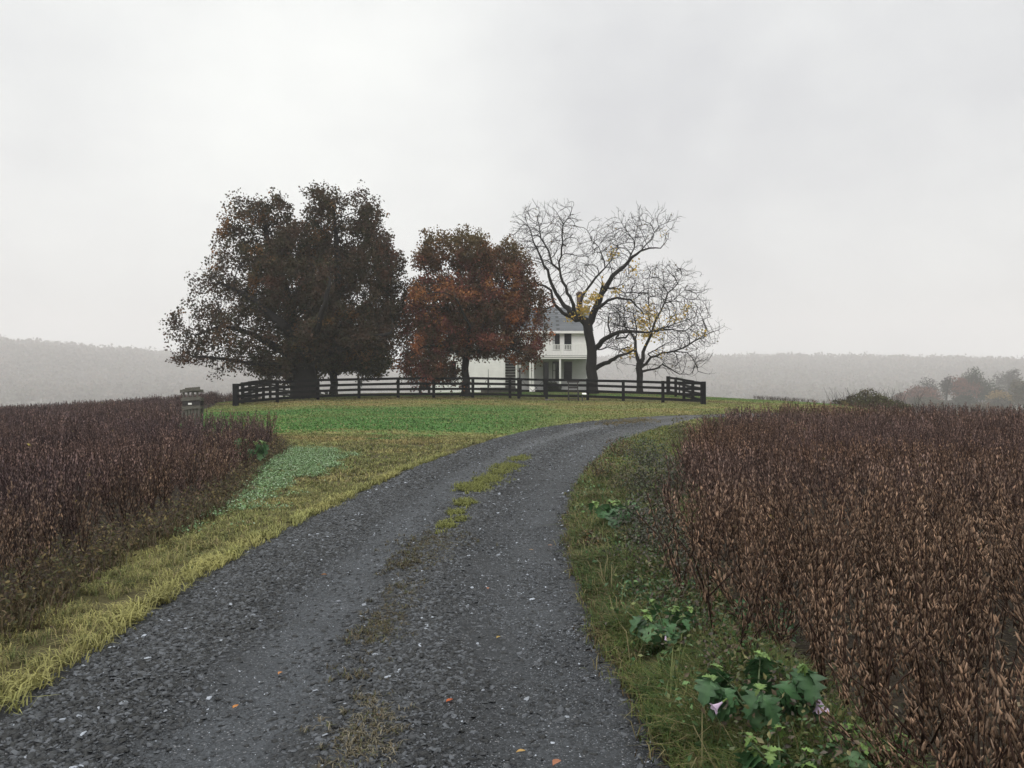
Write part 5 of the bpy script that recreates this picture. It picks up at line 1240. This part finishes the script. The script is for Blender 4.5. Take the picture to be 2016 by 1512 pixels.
    for (u, D, rad, lab) in ((1086, 61, .5, 'small dark round shrub by the porch beside the gate'), (1096, 62, .38, 'lower dark shrub in front of the white porch post')):
        p = at(u, D); root = thing('shrub', lab, 'shrub', tuple(p)); acc = Acc(); n = 1300; q_ = unit(r.normal(0, 1, (n, 3))) * (r.random(n) ** .4)[:, None] * [rad, rad, rad * .9] + [0, 0, rad * .85]
        leaves(acc, q_, .08, C(.022, .028, .02) * (.6 + .8 * r.random(n))[:, None], r); acc.build('foliage', M['leaf'], root)
        mb = MB()
        for k in range(6): a = k * 1.05; mb.tube([(0, 0, -.1), (math.cos(a) * rad * .5, math.sin(a) * rad * .5, rad)], [.02, .008], 4)
        mb.build('stem', M['bark'], root)
M['wooddark'] = mat_col('dark_weathered_wood', base=(.045, .042, .042), rough=.85, spec=.2, var=.4, scale=10)
yard()
def crate():
    D = 29.0; p = at(378, D); root = thing('slatted_bin', 'weathered grey slatted wooden bin at the far edge of the left soybean field', 'bin', tuple(p)); H = hz(763, D) - p[2]
    w_ = 20 / F * D; zz = lambda v: hz(v, D) - p[2]
    def board(x0, x1, v0, v1, y, name='slat', sk=0.0, m='wood'):
        mb = MB(); za, zb = zz(v1), zz(v0)
        mb.add([(x0, y - .02, za - sk), (x1, y - .02, za + sk), (x1, y - .02, zb + sk), (x0, y - .02, zb - sk), (x0, y + .02, za - sk), (x1, y + .02, za + sk), (x1, y + .02, zb + sk), (x0, y + .02, zb - sk)], [(0, 1, 2, 3), (7, 6, 5, 4), (0, 4, 5, 1), (1, 5, 6, 2), (2, 6, 7, 3), (3, 7, 4, 0)])
        mb.build(name, M[m], root, bevel=.004)
    for yy in (-.16, .16):
        s = .03 if yy < 0 else -.01
        board(-w_, w_ * .95, 766.5, 772.5, yy, sk=s * .5); board(-w_ * .88, w_, 782, 788.5, yy, sk=s); board(-w_ * .78, w_ * .98, 789.2, 798, yy + .015, m='wooddark'); board(-w_ * .8, w_, 799, 805.5, yy, sk=s)  # middle board in darker wood, shade of the gaps put into its colour
        for i in range(6):
            x = -w_ * .75 + i * w_ * .31; mb = MB(); mb.box((x - .035, yy + .022, -.1), (x + .045, yy + .05, zz(800)), jit=.006); mb.build('picket', M['wood'], root)
        for x in () if yy > 0 else (-w_ * .68, -w_ * .22, w_ * .2, w_ * .65): mb = MB(); mb.box((x - .026, yy + .023, zz(799.5)), (x + .026, yy + .07, zz(766)), jit=.004); mb.build('post', M['wood'], root)
    board(-w_ * .45, w_ * 1.0, 762.5, 770, -.205, sk=.02)
    for s in (-1, 1):
        for (a, b) in ((767, 771), (783, 788), (799, 805)):
            mb = MB(); mb.box((s * w_ * .8 - .02, -.139, zz(b)), (s * w_ * .8 + .02, .139, zz(a))); mb.build('side_slat', M['wood'], root)
    mb = MB(); mb.box((-.07, -.18, zz(796.5)), (.06, -.167, zz(793))); mb.build('plate', M['trim'], root)
crate()

# ------------------------------------------------------------------ thicket and distant trees
def thicket():
    D = 63; r = np.random.default_rng(8); p = at(1712, D); root = thing('bramble_thicket', 'low spreading olive brown bramble thicket on the skyline behind the right field', 'bush', tuple(p)); acc = Acc(); L0 = p
    n = 9000; q_ = unit(r.normal(0, 1, (n, 3))) * (r.random(n) ** .5)[:, None]; h = .9 + .5 * fbm((q_ * 3), 3)
    zc = hz(801, D)
    X_ = q_[:, 0] * 3.6; hh_ = (.45 + 1.1 * fbm(np.stack([X_ / .9, q_[:, 1]], -1), 17)) * (1 - .55 * np.abs(q_[:, 0] - .05) ** 1.3)
    pos = np.stack([hx(1708, D) + X_, D + q_[:, 1] * 1.6, zc - .15 + np.abs(q_[:, 2]) * 1.25 * hh_], -1)
    kk = fbm(pos / .35, 18) > .40; pos = pos[kk]
    leaves(acc, pos, .13, pal(pos, r, [C(.07, .055, .03), C(.10, .10, .04), C(.06, .05, .04), C(.15, .12, .05)], .7, 4), r); acc.build('foliage', M['leaf'], root, off=L0)
    mb = MB()
    for k in range(170):
        a = r.normal(0, .6); x = hx(1712, D) + r.normal(0, 1.6); b = np.array([x, D + r.normal(0, .6), zc - .3]); e = b + [a * 1.2, r.normal(0, .3), .9 + 1.0 * r.random()]
        mb.tube([b, (b + e) / 2 + [0, 0, .12], e], [.012, .01, .006], 3, cap=False)
    mb.build('stem', M['bark'], root, off=L0)
thicket()
def far_tree(label, u, vtop, D, wpx, vbase, cols, seed, dens=1.0, bare=False, name='distant_tree', group=None, tpx=3):
    r = np.random.default_rng(seed); s = F / D; H = vbase - vtop
    limbs = [[(u, vbase, tpx * 1.4, 0), (u + r.normal(0, 2), vbase - H * .3, tpx, 0), (u + r.normal(0, 3), vbase - H * .62, tpx * .6, 0)]]
    lobes = []
    for k in range(7):
        a = r.random() * 6.28; q_ = r.random() ** .5
        lobes.append((u + math.cos(a) * wpx * .30 * q_ * 1.1, vbase - H * (.60 + .22 * math.sin(a) * q_), wpx * (.22 + .1 * r.random()), H * (.17 + .08 * r.random()), r.normal(0, wpx * .2) / s, wpx * .3 / s))
    for k in range(5):
        e = lobes[k]; limbs.append([(u, vbase - H * (.3 + .05 * k), tpx * .6, 0), ((u + e[0]) / 2, (vbase - H * .4 + e[1]) / 2, tpx * .4, e[4] * .5), (e[0], e[1], tpx * .25, e[4])])
    nodes, par, rad = trace(limbs, D); st = .02 * H / s
    at_ = lobes_pts(lobes, D, 900 if bare else 350, r, .1); nd, pr = colonize(nodes, par, at_, st * 2, st * 12, st * 2.2, 30, r)
    base = np.zeros(len(nd)); base[:len(rad)] = rad; rd = radii(nd, pr, base, .35 / s, 2.2)
    loc = nodes[0]; root = thing(name, label, 'tree', tuple(loc), group); V, Q = tubes_from(nd, pr, rd); link('trunk', mesh_np('trunk', V - loc, [Q], M['bark'], None, True), root)
    n = int((4200 if not bare else 900) * dens); pos = lobes_pts(lobes, D, n, r, .05)
    cl = fbm(pos / (H * .09 / s), seed); pos = pos[cl > (.36 if not bare else .5)]
    acc = Acc(); leaves(acc, pos, 2.6 / s, pal(pos, r, cols, H * .12 / s, seed), r); acc.build('crown', M['leaf'], root, off=loc)
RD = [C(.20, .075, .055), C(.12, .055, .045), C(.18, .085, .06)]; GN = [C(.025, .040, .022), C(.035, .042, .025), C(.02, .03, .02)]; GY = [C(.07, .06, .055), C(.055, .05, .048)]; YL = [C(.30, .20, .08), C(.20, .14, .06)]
DM = 330
for i, a in enumerate((('hazy grey leafless tree rising behind the pinkish tree', 1830, 733, DM + 40, 70, 815, GY, True), ('low pinkish brown tree at the left end of the far tree line', 1790, 752, DM, 62, 815, RD, False),
        ('broad pinkish brown tree beside the low one in the far tree line', 1840, 756, DM - 10, 66, 815, RD, False), ('thin pale forked tree between the two pink brown trees', 1864, 737, DM, 26, 815, GY, True),
        ('rust tree leaning against the dark evergreen in the far tree line', 1895, 734, DM + 5, 62, 815, RD, False), ('dark green rounded tree, tallest of the far tree line', 1928, 722, DM + 15, 60, 815, GN, False),
        ('brown grey tree top behind the rust tree', 1903, 724, DM + 60, 52, 815, [C(.10, .075, .06), C(.08, .07, .055)], False), ('low dark green tree right of the tallest dark green tree', 1952, 757, DM, 52, 815, GN, False),
        ('faint grey tree set back behind the yellow tree at the right', 1985, 726, DM + 110, 54, 815, GY, False), ('yellow orange tree near the right edge of the far tree line', 1975, 762, DM - 20, 46, 818, YL, False),
        ('brown olive tree cut by the right edge of the picture', 2012, 737, DM - 30, 60, 820, [C(.12, .085, .05), C(.09, .085, .05), C(.06, .065, .04)], False), ('small dark shrubby tree in front of the far tree line', 1900, 776, DM - 40, 60, 820, [C(.06, .065, .05), C(.05, .05, .045)], False),
        ('greyish scrubby tree below the yellow orange tree', 1965, 780, DM - 50, 70, 825, [C(.08, .07, .06), C(.07, .07, .05)], False), ('small slate grey tree at the left foot of the far tree line', 1765, 772, DM + 20, 34, 812, GY, False),
        ('brown grey scrub tree beyond the bramble thicket', 1820, 778, DM - 40, 70, 822, [C(.09, .075, .055), C(.07, .07, .05)], False), ('low dark scrub filling the gap below the thin forked tree', 1866, 784, DM - 30, 50, 822, [C(.07, .065, .05), C(.05, .05, .04)], False), ('low rusty scrub between rust tree and yellow tree', 1935, 788, DM - 60, 70, 824, [C(.13, .08, .05), C(.06, .06, .04)], False), ('tall brown tree beyond the right edge of the far tree line', 2070, 730, DM - 10, 80, 820, RD, False))):
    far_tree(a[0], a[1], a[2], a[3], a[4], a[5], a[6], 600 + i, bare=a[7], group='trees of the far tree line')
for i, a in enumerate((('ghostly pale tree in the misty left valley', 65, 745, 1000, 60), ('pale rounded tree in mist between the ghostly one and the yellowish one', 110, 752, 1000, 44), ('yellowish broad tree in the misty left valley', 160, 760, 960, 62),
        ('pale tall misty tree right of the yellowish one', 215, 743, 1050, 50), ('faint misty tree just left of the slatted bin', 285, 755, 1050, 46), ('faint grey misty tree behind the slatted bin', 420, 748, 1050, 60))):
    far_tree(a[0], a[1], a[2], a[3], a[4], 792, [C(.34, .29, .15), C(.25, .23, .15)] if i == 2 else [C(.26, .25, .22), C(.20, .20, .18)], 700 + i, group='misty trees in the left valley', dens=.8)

# ------------------------------------------------------------------ wooded hills
def hills():
    r = np.random.default_rng(9); acc = Acc(); n = 13000
    ang = np.radians(r.uniform(-46, 46, n)); R_ = np.sqrt(r.uniform(860 ** 2, 1720 ** 2, n)); x = R_ * np.sin(ang); y = R_ * np.cos(ang)
    z = terrain(x, y); m = 26
    X = np.repeat(np.stack([x, y, z], -1), m, 0); q_ = unit(r.normal(0, 1, (n * m, 3))) * (r.random(n * m) ** .4)[:, None]
    hs = np.repeat(.7 + .7 * r.random(n), m)
    pos = X + np.stack([q_[:, 0] * 8 * hs, q_[:, 1] * 8 * hs, 9 * hs + q_[:, 2] * 8 * hs], -1)
    c = np.repeat(np.array([C(.21, .185, .18), C(.20, .18, .18), C(.235, .20, .185), C(.185, .17, .17), C(.205, .195, .18)])[r.integers(0, 5, n)], m, 0) * (.88 + .24 * r.random(n * m))[:, None]  # leaf colours paled and greyed, hill mist put into the palette
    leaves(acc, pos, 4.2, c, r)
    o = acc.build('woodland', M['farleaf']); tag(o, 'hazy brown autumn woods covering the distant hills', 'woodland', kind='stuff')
hills()

# ------------------------------------------------------------------ haze
def haze():
    mb = MB(); mb.box((-2050, -2050, -40), (2050, 2050, 175)); m = bpy.data.materials.new('haze'); m.use_nodes = True; t = m.node_tree; t.nodes.clear()
    o = N(t, 'ShaderNodeOutputMaterial'); v = N(t, 'ShaderNodeVolumePrincipled'); v.inputs['Color'].default_value = (.975, .95, .975, 1); v.inputs['Density'].default_value = .00072; v.inputs['Anisotropy'].default_value = .0
    t.links.new(v.outputs[0], o.inputs['Volume']); ob = mb.build('haze', m); tag(ob, 'thin grey fog over the fields and hills', 'haze', kind='stuff')
haze()
